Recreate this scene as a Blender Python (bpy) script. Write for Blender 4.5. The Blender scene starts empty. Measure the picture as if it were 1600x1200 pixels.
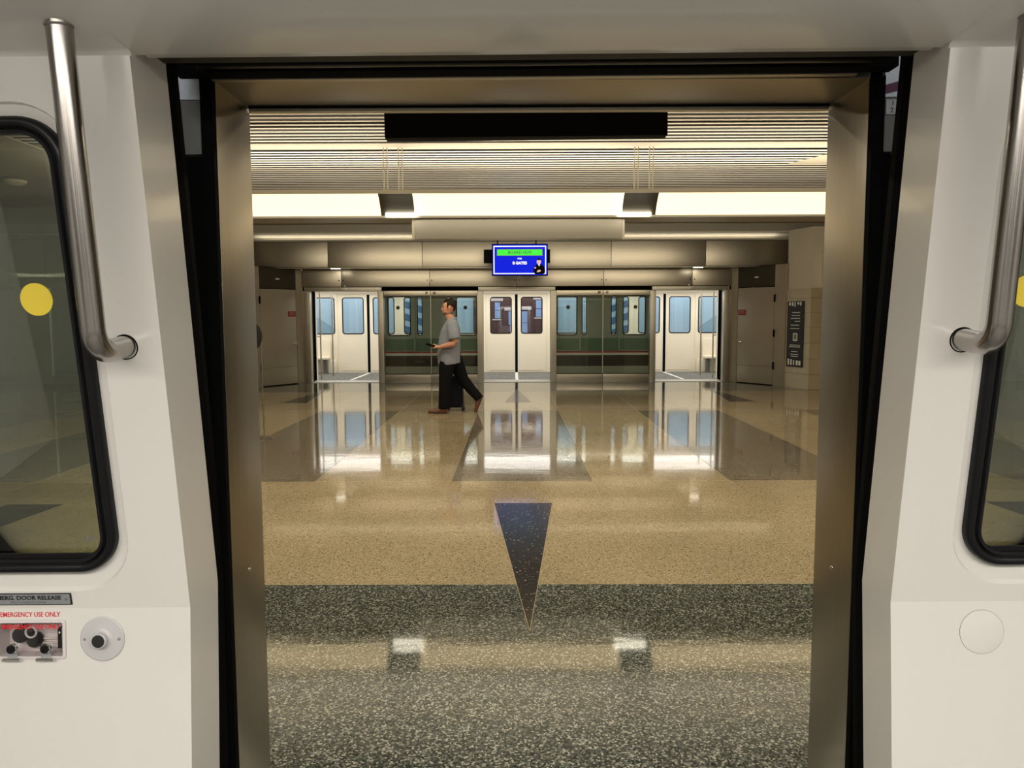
import bpy, bmesh, math, random
from mathutils import Vector, Matrix
random.seed(7)
S = bpy.context.scene
COL = S.collection
R = math.radians

# ------------------------------------------------------------------ camera
cd = bpy.data.cameras.new('camera')
cd.sensor_width = 36.0
cd.lens = 27.0
cd.clip_start = 0.02
cam = bpy.data.objects.new('camera', cd)
COL.objects.link(cam)
cam.matrix_world = (Matrix.Translation((-0.072, 0, 1.5)) @ Matrix.Rotation(R(0.14), 4, 'Z')
                    @ Matrix.Rotation(R(85.0), 4, 'X') @ Matrix.Rotation(R(-0.20), 4, 'Z'))
S.camera = cam

# ------------------------------------------------------------------ world, exposure
w = bpy.data.worlds.new('world')
S.world = w
w.use_nodes = True
w.node_tree.nodes['Background'].inputs[0].default_value = (0.9, 0.85, 0.75, 1)
w.node_tree.nodes['Background'].inputs[1].default_value = 0.02
S.view_settings.view_transform = 'Standard'
S.view_settings.look = 'None'
S.view_settings.gamma = 1
S.view_settings.use_curve_mapping = False
S.view_settings.exposure = 0.0

WARM = (1.0, 0.885, 0.68)
COOL = (1.0, 0.955, 0.89)


def area(name, loc, size, power, color, rot=(0, 0, 0)):
    l = bpy.data.lights.new(name, 'AREA')
    l.shape = 'RECTANGLE'
    l.size, l.size_y = size
    l.energy = power
    l.color = color
    o = bpy.data.objects.new(name, l)
    COL.objects.link(o)
    o.location = loc
    o.rotation_euler = rot
    return o


# lamps on top of the suspended light trough, shining up on the ceiling
area('trough_uplight', (0, 9.90, 2.85), (10.4, 0.26), 165, WARM, (R(180), 0, 0))
area('trough_uplight', (0, 10.22, 2.85), (10.4, 0.26), 50, WARM, (R(180), 0, 0))
# added fill for the far half, hidden from view behind the trough
area('far_half_fill', (0, 10.70, 2.97), (10.4, 0.08), 115, WARM, (R(52), 0, 0))
# added fill rows brightening the platform floor, at the ceiling out of view
area('near_half_fill', (0, 4.6, 3.50), (11.0, 0.12), 140, WARM)
area('near_half_fill', (0, 7.2, 3.50), (11.0, 0.12), 150, WARM)
# lamp strips in the ceiling of the car we stand in
area('car_ceiling_lamp', (0, -0.30, 2.21), (5.0, 0.16), 86, COOL)
area('car_ceiling_lamp', (0, -0.90, 2.21), (5.0, 0.16), 100, COOL)
# lamp strips in the ceiling of the far car
area('far_car_lamp', (0, 18.75, 2.22), (20.0, 0.6), 175, COOL)
area('far_car_lamp', (0, 19.9, 2.22), (20.0, 0.6), 175, COOL)
# tunnel light over the far track, added ones brighten the plates at our door
area('unseen_tunnel_light', (0, 21.3, 3.3), (20.0, 0.15), 420, (0.9, 0.95, 1.0), (R(25), 0, 0))
area('unseen_tunnel_light', (-1.3, 1.45, 2.75), (0.9, 0.06), 3.5, (0.9, 0.95, 1.0), (R(35), 0, 0))
area('unseen_tunnel_light', (1.3, 1.45, 2.75), (0.9, 0.06), 3.5, (0.9, 0.95, 1.0), (R(35), 0, 0))


# ------------------------------------------------------------------ materials
def mat(name, base, rough=0.5, metal=0.0, spec=0.5, coat=0.0, emit=None, estr=0.0, noise=0.0, nscale=8.0, bump=0.0, bscale=40.0, stretch=None):
    m = bpy.data.materials.new(name)
    m.use_nodes = True
    nt = m.node_tree
    b = nt.nodes['Principled BSDF']
    b.inputs['Base Color'].default_value = (*base, 1)
    b.inputs['Roughness'].default_value = rough
    b.inputs['Metallic'].default_value = metal
    b.inputs['Specular IOR Level'].default_value = spec
    b.inputs['Coat Weight'].default_value = coat
    b.inputs['Coat Roughness'].default_value = 0.08
    if emit:
        b.inputs['Emission Color'].default_value = (*emit, 1)
        b.inputs['Emission Strength'].default_value = estr
    if noise or bump:
        g = nt.nodes.new('ShaderNodeNewGeometry')
        vec = g.outputs['Position']
        if stretch:
            mp = nt.nodes.new('ShaderNodeMapping')
            mp.inputs['Scale'].default_value = stretch
            nt.links.new(vec, mp.inputs[0])
            vec = mp.outputs[0]
        if noise:
            n = nt.nodes.new('ShaderNodeTexNoise')
            n.inputs['Scale'].default_value = nscale
            n.inputs['Detail'].default_value = 4
            nt.links.new(vec, n.inputs['Vector'])
            mx = nt.nodes.new('ShaderNodeMix')
            mx.data_type = 'RGBA'
            mx.inputs[6].default_value = (*[c * (1 - noise) for c in base], 1)
            mx.inputs[7].default_value = (*[min(1, c * (1 + noise)) for c in base], 1)
            nt.links.new(n.outputs['Fac'], mx.inputs[0])
            nt.links.new(mx.outputs[2], b.inputs['Base Color'])
        if bump:
            n2 = nt.nodes.new('ShaderNodeTexNoise')
            n2.inputs['Scale'].default_value = bscale
            n2.inputs['Detail'].default_value = 3
            nt.links.new(vec, n2.inputs['Vector'])
            bp = nt.nodes.new('ShaderNodeBump')
            bp.inputs['Strength'].default_value = bump
            bp.inputs['Distance'].default_value = 0.01
            nt.links.new(n2.outputs['Fac'], bp.inputs['Height'])
            nt.links.new(bp.outputs[0], b.inputs['Normal'])
    return m


def terrazzo(name, c0, chips, rough=0.1, scale=95.0, wave=0.012):
    """polished terrazzo: matrix colour with angular chips of several colours"""
    m = bpy.data.materials.new(name)
    m.use_nodes = True
    nt = m.node_tree
    b = nt.nodes['Principled BSDF']
    g = nt.nodes.new('ShaderNodeNewGeometry')
    v = nt.nodes.new('ShaderNodeTexVoronoi')
    v.inputs['Scale'].default_value = scale
    nt.links.new(g.outputs['Position'], v.inputs['Vector'])
    sep = nt.nodes.new('ShaderNodeSeparateColor')
    nt.links.new(v.outputs['Color'], sep.inputs[0])
    ramp = nt.nodes.new('ShaderNodeValToRGB')
    ramp.color_ramp.interpolation = 'CONSTANT'
    els = ramp.color_ramp.elements
    els[0].position = 0
    els[0].color = (*c0, 1)
    pos = 1.0 - sum(f for f, _ in chips)
    for k, (f, c) in enumerate(chips):
        e = els[1] if k == 0 else els.new(pos)
        e.position = pos
        e.color = (*c, 1)
        pos += f
    nt.links.new(sep.outputs[0], ramp.inputs[0])
    n = nt.nodes.new('ShaderNodeTexNoise')
    n.inputs['Scale'].default_value = 1.3
    n.inputs['Detail'].default_value = 3
    nt.links.new(g.outputs['Position'], n.inputs['Vector'])
    mul = nt.nodes.new('ShaderNodeMix')
    mul.data_type = 'RGBA'
    mul.blend_type = 'MULTIPLY'
    mul.inputs[0].default_value = 1
    r2 = nt.nodes.new('ShaderNodeValToRGB')
    r2.color_ramp.elements[0].position = 0.3
    r2.color_ramp.elements[0].color = (0.86, 0.86, 0.86, 1)
    r2.color_ramp.elements[1].position = 0.7
    nt.links.new(n.outputs['Fac'], r2.inputs[0])
    nt.links.new(ramp.outputs[0], mul.inputs[6])
    nt.links.new(r2.outputs[0], mul.inputs[7])
    nt.links.new(mul.outputs[2], b.inputs['Base Color'])
    b.inputs['Roughness'].default_value = rough
    b.inputs['IOR'].default_value = 1.6 if rough < 0.5 else 1.45
    # faint unevenness of a ground and polished floor
    mp = nt.nodes.new('ShaderNodeMapping')
    mp.inputs['Scale'].default_value = (1.2, 4.0, 1)
    nt.links.new(g.outputs['Position'], mp.inputs[0])
    n3 = nt.nodes.new('ShaderNodeTexNoise')
    n3.inputs['Scale'].default_value = 1.6
    n3.inputs['Detail'].default_value = 2
    nt.links.new(mp.outputs[0], n3.inputs['Vector'])
    bp = nt.nodes.new('ShaderNodeBump')
    bp.inputs['Strength'].default_value = wave
    bp.inputs['Distance'].default_value = 0.05
    nt.links.new(n3.outputs['Fac'], bp.inputs['Height'])
    nt.links.new(bp.outputs[0], b.inputs['Normal'])
    return m


def steel(name, base, rough, streak=(1, 1, 60)):
    m = mat(name, base, rough, 1.0, noise=0.10, nscale=3.0, stretch=streak)
    return m


def glass(name, tint, refl=1.0, rough=0.0, boost=1.5):
    m = bpy.data.materials.new(name)
    m.use_nodes = True
    nt = m.node_tree
    for n in list(nt.nodes):
        nt.nodes.remove(n)
    out = nt.nodes.new('ShaderNodeOutputMaterial')
    mix = nt.nodes.new('ShaderNodeMixShader')
    tr = nt.nodes.new('ShaderNodeBsdfTransparent')
    tr.inputs[0].default_value = (*tint, 1)
    gl = nt.nodes.new('ShaderNodeBsdfGlossy')
    gl.inputs[0].default_value = (refl, refl, refl, 1)
    gl.inputs['Roughness'].default_value = rough
    fr = nt.nodes.new('ShaderNodeFresnel')
    fr.inputs[0].default_value = 1.55
    mul = nt.nodes.new('ShaderNodeMath')
    mul.operation = 'MULTIPLY'
    mul.inputs[1].default_value = boost
    mul.use_clamp = True
    nt.links.new(fr.outputs[0], mul.inputs[0])
    nt.links.new(mul.outputs[0], mix.inputs[0])
    nt.links.new(tr.outputs[0], mix.inputs[1])
    nt.links.new(gl.outputs[0], mix.inputs[2])
    nt.links.new(mix.outputs[0], out.inputs[0])
    return m


M = {}
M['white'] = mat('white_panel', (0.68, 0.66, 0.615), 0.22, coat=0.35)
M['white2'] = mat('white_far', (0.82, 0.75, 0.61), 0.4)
M['shade'] = mat('white_panel_dimmed', (0.34, 0.33, 0.31), 0.5)  # white panels darkened to cut light bounced onto the upper car walls
M['black'] = mat('black_rubber', (0.002, 0.002, 0.002), 0.8, spec=0.05)
M['blackgloss'] = mat('black_gloss', (0.004, 0.004, 0.004), 0.6, spec=0.1)
M['gasket'] = mat('window_gasket', (0.005, 0.005, 0.006), 0.3, spec=0.3)
M['rail'] = steel('rail_steel', (0.42, 0.395, 0.37), 0.22, (60, 60, 2))
M['steel'] = steel('brushed_steel', (0.47, 0.43, 0.355), 0.32, (1, 1, 40))
M['steel_h'] = steel('brushed_steel_flat', (0.31, 0.28, 0.23), 0.30, (40, 40, 1))
M['steel_d'] = steel('dull_steel', (0.46, 0.43, 0.36), 0.40, (1, 1, 40))
M['doorsteel'] = mat('door_steel', (0.56, 0.50, 0.40), 0.36, 0.8, noise=0.08, nscale=3, stretch=(1, 1, 30))
M['chrome'] = mat('chrome', (0.75, 0.74, 0.72), 0.12, 1.0)
M['alu'] = mat('plain_aluminium', (0.72, 0.74, 0.77), 0.5, 0.3, noise=0.15, nscale=60)
M['greyplate'] = mat('grey_plate', (0.16, 0.155, 0.14), 0.5)
M['purple'] = mat('purple_paint', (0.12, 0.03, 0.06), 0.5)
M['glass_near'] = glass('tinted_glass', (0.86, 0.895, 0.835), 0.8, boost=1.5)
M['glass_screen'] = glass('screen_glass', (0.93, 0.95, 0.92), 0.8)
M['glass_train'] = glass('train_glass', (0.92, 0.95, 0.96), 0.8)
M['yellow'] = mat('yellow_decal', (0.78, 0.60, 0.05), 0.5)
M['dark_decal'] = mat('dark_decal', (0.03, 0.03, 0.015), 0.5)
M['red'] = mat('red_ink', (0.62, 0.02, 0.03), 0.5)
M['ink'] = mat('black_ink', (0.012, 0.012, 0.012), 0.5)
M['greyink'] = mat('grey_ink', (0.17, 0.17, 0.17), 0.5)
M['plate'] = mat('grey_label_plate', (0.33, 0.34, 0.35), 0.35, 0.4)
M['socket'] = mat('grey_socket', (0.50, 0.49, 0.49), 0.35)
M['boxin'] = mat('box_inside', (0.62, 0.57, 0.56), 0.4)
M['clear'] = glass('clear_cover', (0.98, 0.965, 0.965), 0.8, boost=0.5)
M['beige'] = terrazzo('beige_terrazzo', (0.44, 0.352, 0.215), [(0.20, (0.55, 0.455, 0.29)), (0.16, (0.33, 0.24, 0.12)), (0.05, (0.12, 0.09, 0.06)), (0.04, (0.66, 0.58, 0.42))], 0.065, 150)
M['grey'] = terrazzo('grey_terrazzo', (0.205, 0.175, 0.125), [(0.22, (0.29, 0.24, 0.17)), (0.18, (0.12, 0.105, 0.085)), (0.05, (0.045, 0.04, 0.035)), (0.05, (0.42, 0.36, 0.26))], 0.065, 150)
M['darkgreen'] = terrazzo('dark_green_terrazzo', (0.045, 0.055, 0.045), [(0.24, (0.10, 0.115, 0.095)), (0.15, (0.22, 0.23, 0.19)), (0.15, (0.015, 0.02, 0.016)), (0.13, (0.46, 0.45, 0.38))], 0.07, 140)
M['darkbrown'] = terrazzo('dark_brown_terrazzo', (0.022, 0.018, 0.014), [(0.18, (0.04, 0.035, 0.028)), (0.05, (0.10, 0.085, 0.06)), (0.02, (0.35, 0.30, 0.22))], 0.16, 110)
M['darkbrown'].node_tree.nodes['Principled BSDF'].inputs['Specular IOR Level'].default_value = 0.3
M['divider'] = mat('brass_divider', (0.44, 0.35, 0.20), 0.35, 0.3)
M['slat'] = mat('ceiling_slat', (0.74, 0.71, 0.66), 0.35, 0.2)
M['plenum'] = mat('dark_plenum', (0.010, 0.009, 0.008), 0.8)
M['cream'] = mat('cream_paint', (0.62, 0.56, 0.45), 0.55)
M['lightcream'] = mat('pale_soffit', (0.80, 0.75, 0.65), 0.5)
M['greypaint'] = mat('grey_bulkhead', (0.36, 0.33, 0.28), 0.45)
M['tile'] = mat('stone_tile', (0.52, 0.45, 0.33), 0.35, noise=0.12, nscale=5)
M['tile_d'] = mat('stone_tile_tan', (0.42, 0.345, 0.22), 0.35, noise=0.12, nscale=5)
M['grout'] = mat('grout', (0.20, 0.17, 0.12), 0.8)
M['signgrey'] = mat('sign_box_grey', (0.50, 0.47, 0.40), 0.32, 0.5)
M['diffuser'] = mat('lit_diffuser', (0.9, 0.86, 0.78), 0.5, emit=(1.0, 0.77, 0.42), estr=1.75)
M['tube'] = mat('lit_tube', (0.9, 0.9, 0.85), 0.5, emit=(1.0, 0.93, 0.74), estr=12.0)
M['cove'] = mat('lit_cove_strip', (0.9, 0.9, 0.85), 0.5, emit=(1.0, 0.90, 0.68), estr=5.5)
M['darkpanel'] = mat('dark_bracket_panel', (0.035, 0.028, 0.016), 0.45)
M['tgreen'] = mat('train_green', (0.13, 0.225, 0.145), 0.35, coat=0.3)
M['tgrey'] = mat('train_grey_green', (0.37, 0.415, 0.35), 0.4)
M['tlower'] = mat('train_lower_grey', (0.36, 0.38, 0.32), 0.4)
M['tred'] = mat('train_red_stripe', (0.45, 0.02, 0.025), 0.4)
M['twhite'] = mat('train_white_stripe', (0.8, 0.8, 0.74), 0.4)
M['tblack'] = mat('train_black_band', (0.008, 0.008, 0.008), 0.3)
M['carpet'] = terrazzo('train_carpet', (0.10, 0.10, 0.095), [(0.3, (0.20, 0.20, 0.18)), (0.2, (0.04, 0.04, 0.04)), (0.12, (0.34, 0.34, 0.31))], 0.8, 60, 0.0)
M['carfloor'] = mat('car_floor_grey', (0.13, 0.128, 0.12), 0.7, noise=0.1, nscale=20)
M['floorwhite'] = mat('white_threshold', (0.75, 0.74, 0.70), 0.5)
M['brick'] = mat('maroon_wall', (0.075, 0.028, 0.026), 0.7, noise=0.2, nscale=14)
M['lintel'] = mat('pale_lintel', (0.55, 0.45, 0.43), 0.6)
M['bluepane'] = mat('mural_blue_pane', (0.27, 0.36, 0.58), 0.5)
M['skywall'] = mat('mural_pale_blue', (0.42, 0.54, 0.62), 0.6, noise=0.08, nscale=1.2)
M['bluedark'] = mat('mural_blue', (0.06, 0.14, 0.26), 0.6)
M['bluemid'] = mat('mural_mid_blue', (0.25, 0.37, 0.46), 0.6)
M['tunnel'] = mat('tunnel_dark', (0.05, 0.05, 0.05), 0.8)
M['screenblue'] = mat('screen_blue', (0, 0, 0), 0.3, emit=(0.0, 0.012, 0.72), estr=1.0, spec=0.05)
M['screenwhite'] = mat('screen_white', (0, 0, 0), 0.3, emit=(1, 1, 1), estr=1.0)
M['screengreen'] = mat('screen_green', (0, 0, 0), 0.3, emit=(0.0, 0.88, 0.02), estr=1.0)
M['screenink'] = mat('screen_dark', (0.0, 0.0, 0.0), 0.3, emit=(0.0, 0.05, 0.01), estr=1.0)
M['screenblack'] = mat('screen_black', (0.003, 0.003, 0.003), 0.6, spec=0.05)
M['screenskin'] = mat('screen_skin', (0, 0, 0), 0.3, emit=(0.75, 0.45, 0.38), estr=1.0)
M['doorred'] = mat('red_sign', (0.28, 0.015, 0.012), 0.4)
M['skin'] = mat('skin', (0.50, 0.24, 0.15), 0.5, noise=0.08, nscale=30)
M['hair'] = mat('dark_hair', (0.016, 0.010, 0.007), 0.7, spec=0.15, bump=0.4, bscale=160, noise=0.3, nscale=90)
M['beard'] = mat('short_beard', (0.09, 0.05, 0.035), 0.7)
M['shirt'] = mat('grey_shirt', (0.215, 0.23, 0.265), 0.85, noise=0.18, nscale=70, bump=0.9, bscale=13)
M['trouser'] = mat('black_trousers', (0.005, 0.005, 0.006), 0.9, spec=0.15, bump=0.25, bscale=18)
M['shoe'] = mat('brown_leather', (0.14, 0.052, 0.026), 0.4)
M['sole'] = mat('shoe_sole', (0.07, 0.035, 0.02), 0.7)
M['navy'] = mat('navy_suitcase', (0.004, 0.006, 0.011), 0.6, spec=0.2)
M['eye'] = mat('eye', (0.05, 0.04, 0.035), 0.2)
M['lip'] = mat('lip', (0.38, 0.15, 0.11), 0.5)


# ------------------------------------------------------------------ builders
def link(name, me, m=None, parent=None, smooth=False):
    o = bpy.data.objects.new(name, me)
    COL.objects.link(o)
    if m is not None and not me.materials:
        me.materials.append(m)
    if parent is not None:
        o.parent = parent
    if smooth:
        for p in me.polygons:
            p.use_smooth = True
    return o


def smooth_angle(me, ang=35):
    for p in me.polygons:
        p.use_smooth = True
    bm = bmesh.new()
    bm.from_mesh(me)
    for e in bm.edges:
        if len(e.link_faces) == 2 and e.calc_face_angle(0) > R(ang):
            e.smooth = False
    bm.to_mesh(me)
    bm.free()


def tag(o, label, cat=None, kind=None, group=None):
    o['label'] = label
    if cat:
        o['category'] = cat
    if kind:
        o['kind'] = kind
    if group:
        o['group'] = group
    return o


def empty(name, loc=(0, 0, 0), label=None, cat=None, kind=None, group=None):
    o = bpy.data.objects.new(name, None)
    o.empty_display_size = 0.05
    COL.objects.link(o)
    o.location = loc
    if label:
        tag(o, label, cat, kind, group)
    return o


def rel(parent, pts):
    if parent is None:
        return pts
    p = parent
    off = Vector((0, 0, 0))
    while p is not None:
        off += p.location
        p = p.parent
    return [Vector(q) - off for q in pts]


def mesh(name, verts, faces, m, parent=None, smooth=None, bevel=0.0, seg=2):
    """verts in world coordinates (parents are unrotated)"""
    me = bpy.data.meshes.new(name)
    me.from_pydata([tuple(v) for v in rel(parent, verts)], [], faces)
    bm = bmesh.new()
    bm.from_mesh(me)
    bmesh.ops.recalc_face_normals(bm, faces=bm.faces)
    if bevel:
        bmesh.ops.bevel(bm, geom=[e for e in bm.edges if len(e.link_faces) == 2 and e.calc_face_angle(0) > R(25)],
                        offset=bevel, segments=seg, profile=0.7, affect='EDGES')
    bm.to_mesh(me)
    bm.free()
    o = link(name, me, m, parent)
    if smooth is not None:
        smooth_angle(me, smooth)
    elif bevel:
        smooth_angle(me, 40)
    return o


def box(name, x, y, z, m, parent=None, bevel=0.0):
    (x0, x1), (y0, y1), (z0, z1) = x, y, z
    v = [(x0, y0, z0), (x1, y0, z0), (x1, y1, z0), (x0, y1, z0), (x0, y0, z1), (x1, y0, z1), (x1, y1, z1), (x0, y1, z1)]
    f = [(0, 3, 2, 1), (4, 5, 6, 7), (0, 1, 5, 4), (1, 2, 6, 5), (2, 3, 7, 6), (3, 0, 4, 7)]
    return mesh(name, v, f, m, parent, bevel=bevel)


def extrude_poly(name, pts, d, m, parent=None, bevel=0.0, smooth=None):
    """prism: polygon of 3-D points swept by vector d"""
    n = len(pts)
    a = [Vector(p) for p in pts]
    b = [p + Vector(d) for p in a]
    f = [tuple(range(n)), tuple(range(2 * n - 1, n - 1, -1))]
    for i in range(n):
        j = (i + 1) % n
        f.append((i, i + n, j + n, j))
    return mesh(name, a + b, f, m, parent, bevel=bevel, smooth=smooth)


def rrect(cx, cy, w_, h_, r, n=8):
    pts = []
    for k, (sx, sy) in enumerate(((1, 1), (-1, 1), (-1, -1), (1, -1))):
        ox, oy = cx + sx * (w_ / 2 - r), cy + sy * (h_ / 2 - r)
        for i in range(n + 1):
            a = (k + i / n) * math.pi / 2
            pts.append((ox + r * math.cos(a), oy + r * math.sin(a)))
    return pts


def circle(cx, cy, r, n=32):
    return [(cx + r * math.cos(2 * math.pi * i / n), cy + r * math.sin(2 * math.pi * i / n)) for i in range(n)]


def tube(name, path, r, m, parent=None, n=16, closed=False, cap=True):
    path = [Vector(p) for p in path]
    rs = r if isinstance(r, (list, tuple)) else [r] * len(path)
    verts, faces = [], []
    up = None
    for i, p in enumerate(path):
        if closed:
            t = (path[(i + 1) % len(path)] - path[i - 1]).normalized()
        else:
            t = (path[min(i + 1, len(path) - 1)] - path[max(i - 1, 0)]).normalized()
        if up is None:
            up = Vector((1, 0, 0)) if abs(t.x) < 0.8 else Vector((0, 0, 1))
        up = (up - t * up.dot(t)).normalized()
        sd = t.cross(up)
        for k in range(n):
            a = 2 * math.pi * k / n
            verts.append(p + (up * math.cos(a) + sd * math.sin(a)) * rs[i])
    L = len(path)
    for i in range(L if closed else L - 1):
        j = (i + 1) % L
        for k in range(n):
            k2 = (k + 1) % n
            faces.append((i * n + k, i * n + k2, j * n + k2, j * n + k))
    if cap and not closed:
        faces.append(tuple(range(n - 1, -1, -1)))
        faces.append(tuple((L - 1) * n + k for k in range(n)))
    return mesh(name, verts, faces, m, parent, smooth=40)


def arc_path(pts, r, n=8):
    """polyline with rounded corners"""
    pts = [Vector(p) for p in pts]
    out = [pts[0]]
    for i in range(1, len(pts) - 1):
        a, b, c = pts[i - 1], pts[i], pts[i + 1]
        u, v = (a - b).normalized(), (c - b).normalized()
        ang = u.angle(v)
        d = r / math.tan(ang / 2)
        p0, p1 = b + u * d, b + v * d
        ctr = b + (u + v).normalized() * (r / math.sin(ang / 2))
        for k in range(n + 1):
            t = k / n
            q = p0.lerp(p1, t)
            out.append(ctr + (q - ctr).normalized() * r)
    out.append(pts[-1])
    return out


def lathe(name, prof, origin, axis, m, parent=None, n=32):
    """prof: (radius, distance along axis)"""
    ax = Vector(axis).normalized()
    u = ax.orthogonal().normalized()
    v = ax.cross(u)
    o = Vector(origin)
    verts, faces = [], []
    for (r, d) in prof:
        for k in range(n):
            a = 2 * math.pi * k / n
            verts.append(o + ax * d + (u * math.cos(a) + v * math.sin(a)) * r)
    for i in range(len(prof) - 1):
        for k in range(n):
            k2 = (k + 1) % n
            faces.append((i * n + k, i * n + k2, (i + 1) * n + k2, (i + 1) * n + k))
    faces.append(tuple(range(n)))
    faces.append(tuple((len(prof) - 1) * n + k for k in range(n)))
    return mesh(name, verts, faces, m, parent, smooth=30)


def plate_with_hole(outer, hole):
    """2-D outline with one hole -> verts, tris"""
    bm = bmesh.new()
    for loop in (outer, hole):
        vs = [bm.verts.new((x, y, 0)) for x, y in loop]
        for i in range(len(vs)):
            bm.edges.new((vs[i], vs[(i + 1) % len(vs)]))
    bmesh.ops.triangle_fill(bm, use_beauty=True, use_dissolve=False, edges=bm.edges[:])
    bm.verts.index_update()
    v = [(q.co.x, q.co.y) for q in bm.verts]
    f = [tuple(x.index for x in q.verts) for q in bm.faces]
    bm.free()
    return v, f


def ring_between(name, loops, m, parent=None, smooth=None, close=False):
    """stack of equal-length 3-D loops joined by quads"""
    n = len(loops[0])
    verts = [p for l in loops for p in l]
    faces = []
    L = len(loops)
    for i in range(L if close else L - 1):
        j = (i + 1) % L
        for k in range(n):
            k2 = (k + 1) % n
            faces.append((i * n + k, i * n + k2, j * n + k2, j * n + k))
    return mesh(name, verts, faces, m, parent, smooth=smooth)


def text(name, s, size, loc, xdir, ydir, m, parent=None, align='LEFT', bold=0.0, width=None, depth=0.0004):
    cu = bpy.data.curves.new('tmp_text', 'FONT')
    cu.body = s
    cu.size = size
    cu.align_x = align
    cu.align_y = 'CENTER'
    cu.offset = bold
    cu.extrude = depth
    cu.resolution_u = 4
    to = bpy.data.objects.new('tmp_text', cu)
    COL.objects.link(to)
    dg = bpy.context.evaluated_depsgraph_get()
    me0 = bpy.data.meshes.new_from_object(to.evaluated_get(dg))
    bpy.data.objects.remove(to)
    bpy.data.curves.remove(cu)
    vs = [v.co.copy() for v in me0.vertices]
    fs = [tuple(p.vertices) for p in me0.polygons]
    bpy.data.meshes.remove(me0)
    x0, x1 = min(v.x for v in vs), max(v.x for v in vs)
    k = (width / (x1 - x0)) if width else 1.0
    xd, yd = Vector(xdir).normalized(), Vector(ydir).normalized()
    zd = xd.cross(yd)
    o = Vector(loc)
    return mesh(name, [o + xd * v.x * k + yd * v.y + zd * v.z for v in vs], fs, m, parent)


def copy_tree(o, off, parent=None):
    c = o.copy()
    COL.objects.link(c)
    c.parent = parent
    if parent is None:
        c.location = Vector(o.location) + Vector(off)
    for ch in list(o.children):
        copy_tree(ch, off, c)
    return c


# ================================================================== PLATFORM FLOOR
XW = 13.0
floor = empty('floor', (0, 10, 0), 'polished terrazzo platform floor with beige, grey and dark green fields', 'floor', 'structure')


def slab(name, pts, m, z1=0.0, t=0.03):
    return extrude_poly(name, [(x, y, z1) for x, y in pts], (0, 0, -t), m, floor)


def rect(x0, x1, y0, y1):
    return [(x0, y0), (x1, y0), (x1, y1), (x0, y1)]


YB0, YB1, YM0, YM1, YB2, YB3 = 2.0, 4.21, 6.93, 12.25, 15.38, 17.95
slab('dark_border', rect(-XW, XW, 1.93, YB1), M['darkgreen'])
slab('dark_border', rect(-XW, XW, YB2, YB3), M['darkgreen'])
slab('beige_field', rect(-XW, XW, YB1, YM0), M['beige'])
slab('beige_field', rect(-XW, XW, YM1, YB2), M['beige'])
edges = [-XW, -8.35, -7.05, -5.8, -4.48, -3.2, -1.9, -0.645, 0.645, 1.9, 3.2, 4.48, 5.8, 7.05, 8.35, XW]
for k in range(len(edges) - 1):
    grey = (k % 2 == 1)
    slab('grey_strip' if grey else 'beige_strip', rect(edges[k], edges[k + 1], YM0, YM1), M['grey'] if grey else M['beige'])
for xc in (-7.9, -3.95, 0, 3.95, 7.9):
    slab('dark_triangle', [(xc - 0.232, 6.10), (xc + 0.232, 6.10), (xc, 3.57)], M['darkbrown'], 0.0008)
    slab('dark_triangle', [(xc - 0.232, 13.45), (xc + 0.232, 13.45), (xc, 16.0)], M['darkbrown'], 0.0008)
    for s in (-1, 1):
        for (ya, yb) in ((6.10, 3.57), (13.45, 16.0)):
            d = 0.232 * s
            slab('divider_strip', [(xc + d, ya), (xc + d + 0.006 * s, ya), (xc + 0.003 * s, yb), (xc, yb)], M['divider'], 0.001)
for x in edges[1:-1]:
    slab('divider_strip', rect(x - 0.002, x + 0.002, 6.2, 15.0), M['divider'], 0.0005)
for y in (YB1, YM0, YM1, YB2):
    slab('divider_strip', rect(-XW, XW, y - 0.003, y + 0.003), M['divider'], 0.0004)

# ================================================================== CEILING
ZC = 3.54
ceil = empty('ceiling', (0, 10, ZC), 'linear slat ceiling of the platform hall with dark gaps', 'ceiling', 'structure')
box('ceiling_back', (-XW, XW), (1.9, 18.2), (ZC + 0.22, ZC + 0.28), M['plenum'], ceil)
sm = None
y = 3.1
while y < 16.55:
    if not (9.22 < y + 0.03 < 9.60):
        if sm is None:
            o = box('slat', (-XW, XW), (y, y + 0.055), (ZC, ZC + 0.004), M['slat'], ceil)
            sm, y_first = o.data, y
        else:
            o = link('slat', sm, None, ceil)
            o.location = (0, y - y_first, 0)
    y += 0.15
for yy in (9.25,):
    box('plain_panel', (-XW, XW), (yy, yy + 0.33), (ZC, ZC + 0.01), M['greypaint'], ceil)
for s_ in (-1, 1):
    box('plain_panel', tuple(sorted((s_ * 5.7, s_ * XW))), (3.02, 16.6), (ZC - 0.03, ZC - 0.015), M['greypaint'], ceil)
# plain panels at the right where the slats stop on a slant
extrude_poly('plain_panel', [(3.62, 10.55, ZC - 0.012), (3.98, 9.75, ZC - 0.012), (5.7, 9.75, ZC - 0.012), (5.7, 10.55, ZC - 0.012)], (0, 0, 0.01), M['signgrey'], ceil)
extrude_poly('plain_panel', [(4.75, 13.1, ZC - 0.012), (5.1, 12.3, ZC - 0.012), (5.7, 12.3, ZC - 0.012), (5.7, 13.1, ZC - 0.012)], (0, 0, 0.01), M['greypaint'], ceil)
# bulkhead and pale soffit before the far screen wall
box('bulkhead', (-XW, XW), (16.6, 16.66), (3.30, ZC + 0.22), M['greypaint'], ceil)
box('soffit', (-XW, XW), (16.6, 18.0), (3.285, 3.30), M['lightcream'], ceil)
box('bulkhead', (-XW, XW), (2.95, 3.01), (3.30, ZC + 0.22), M['greypaint'], ceil)
box('soffit', (-XW, XW), (2.0, 3.01), (3.285, 3.30), M['lightcream'], ceil)
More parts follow.
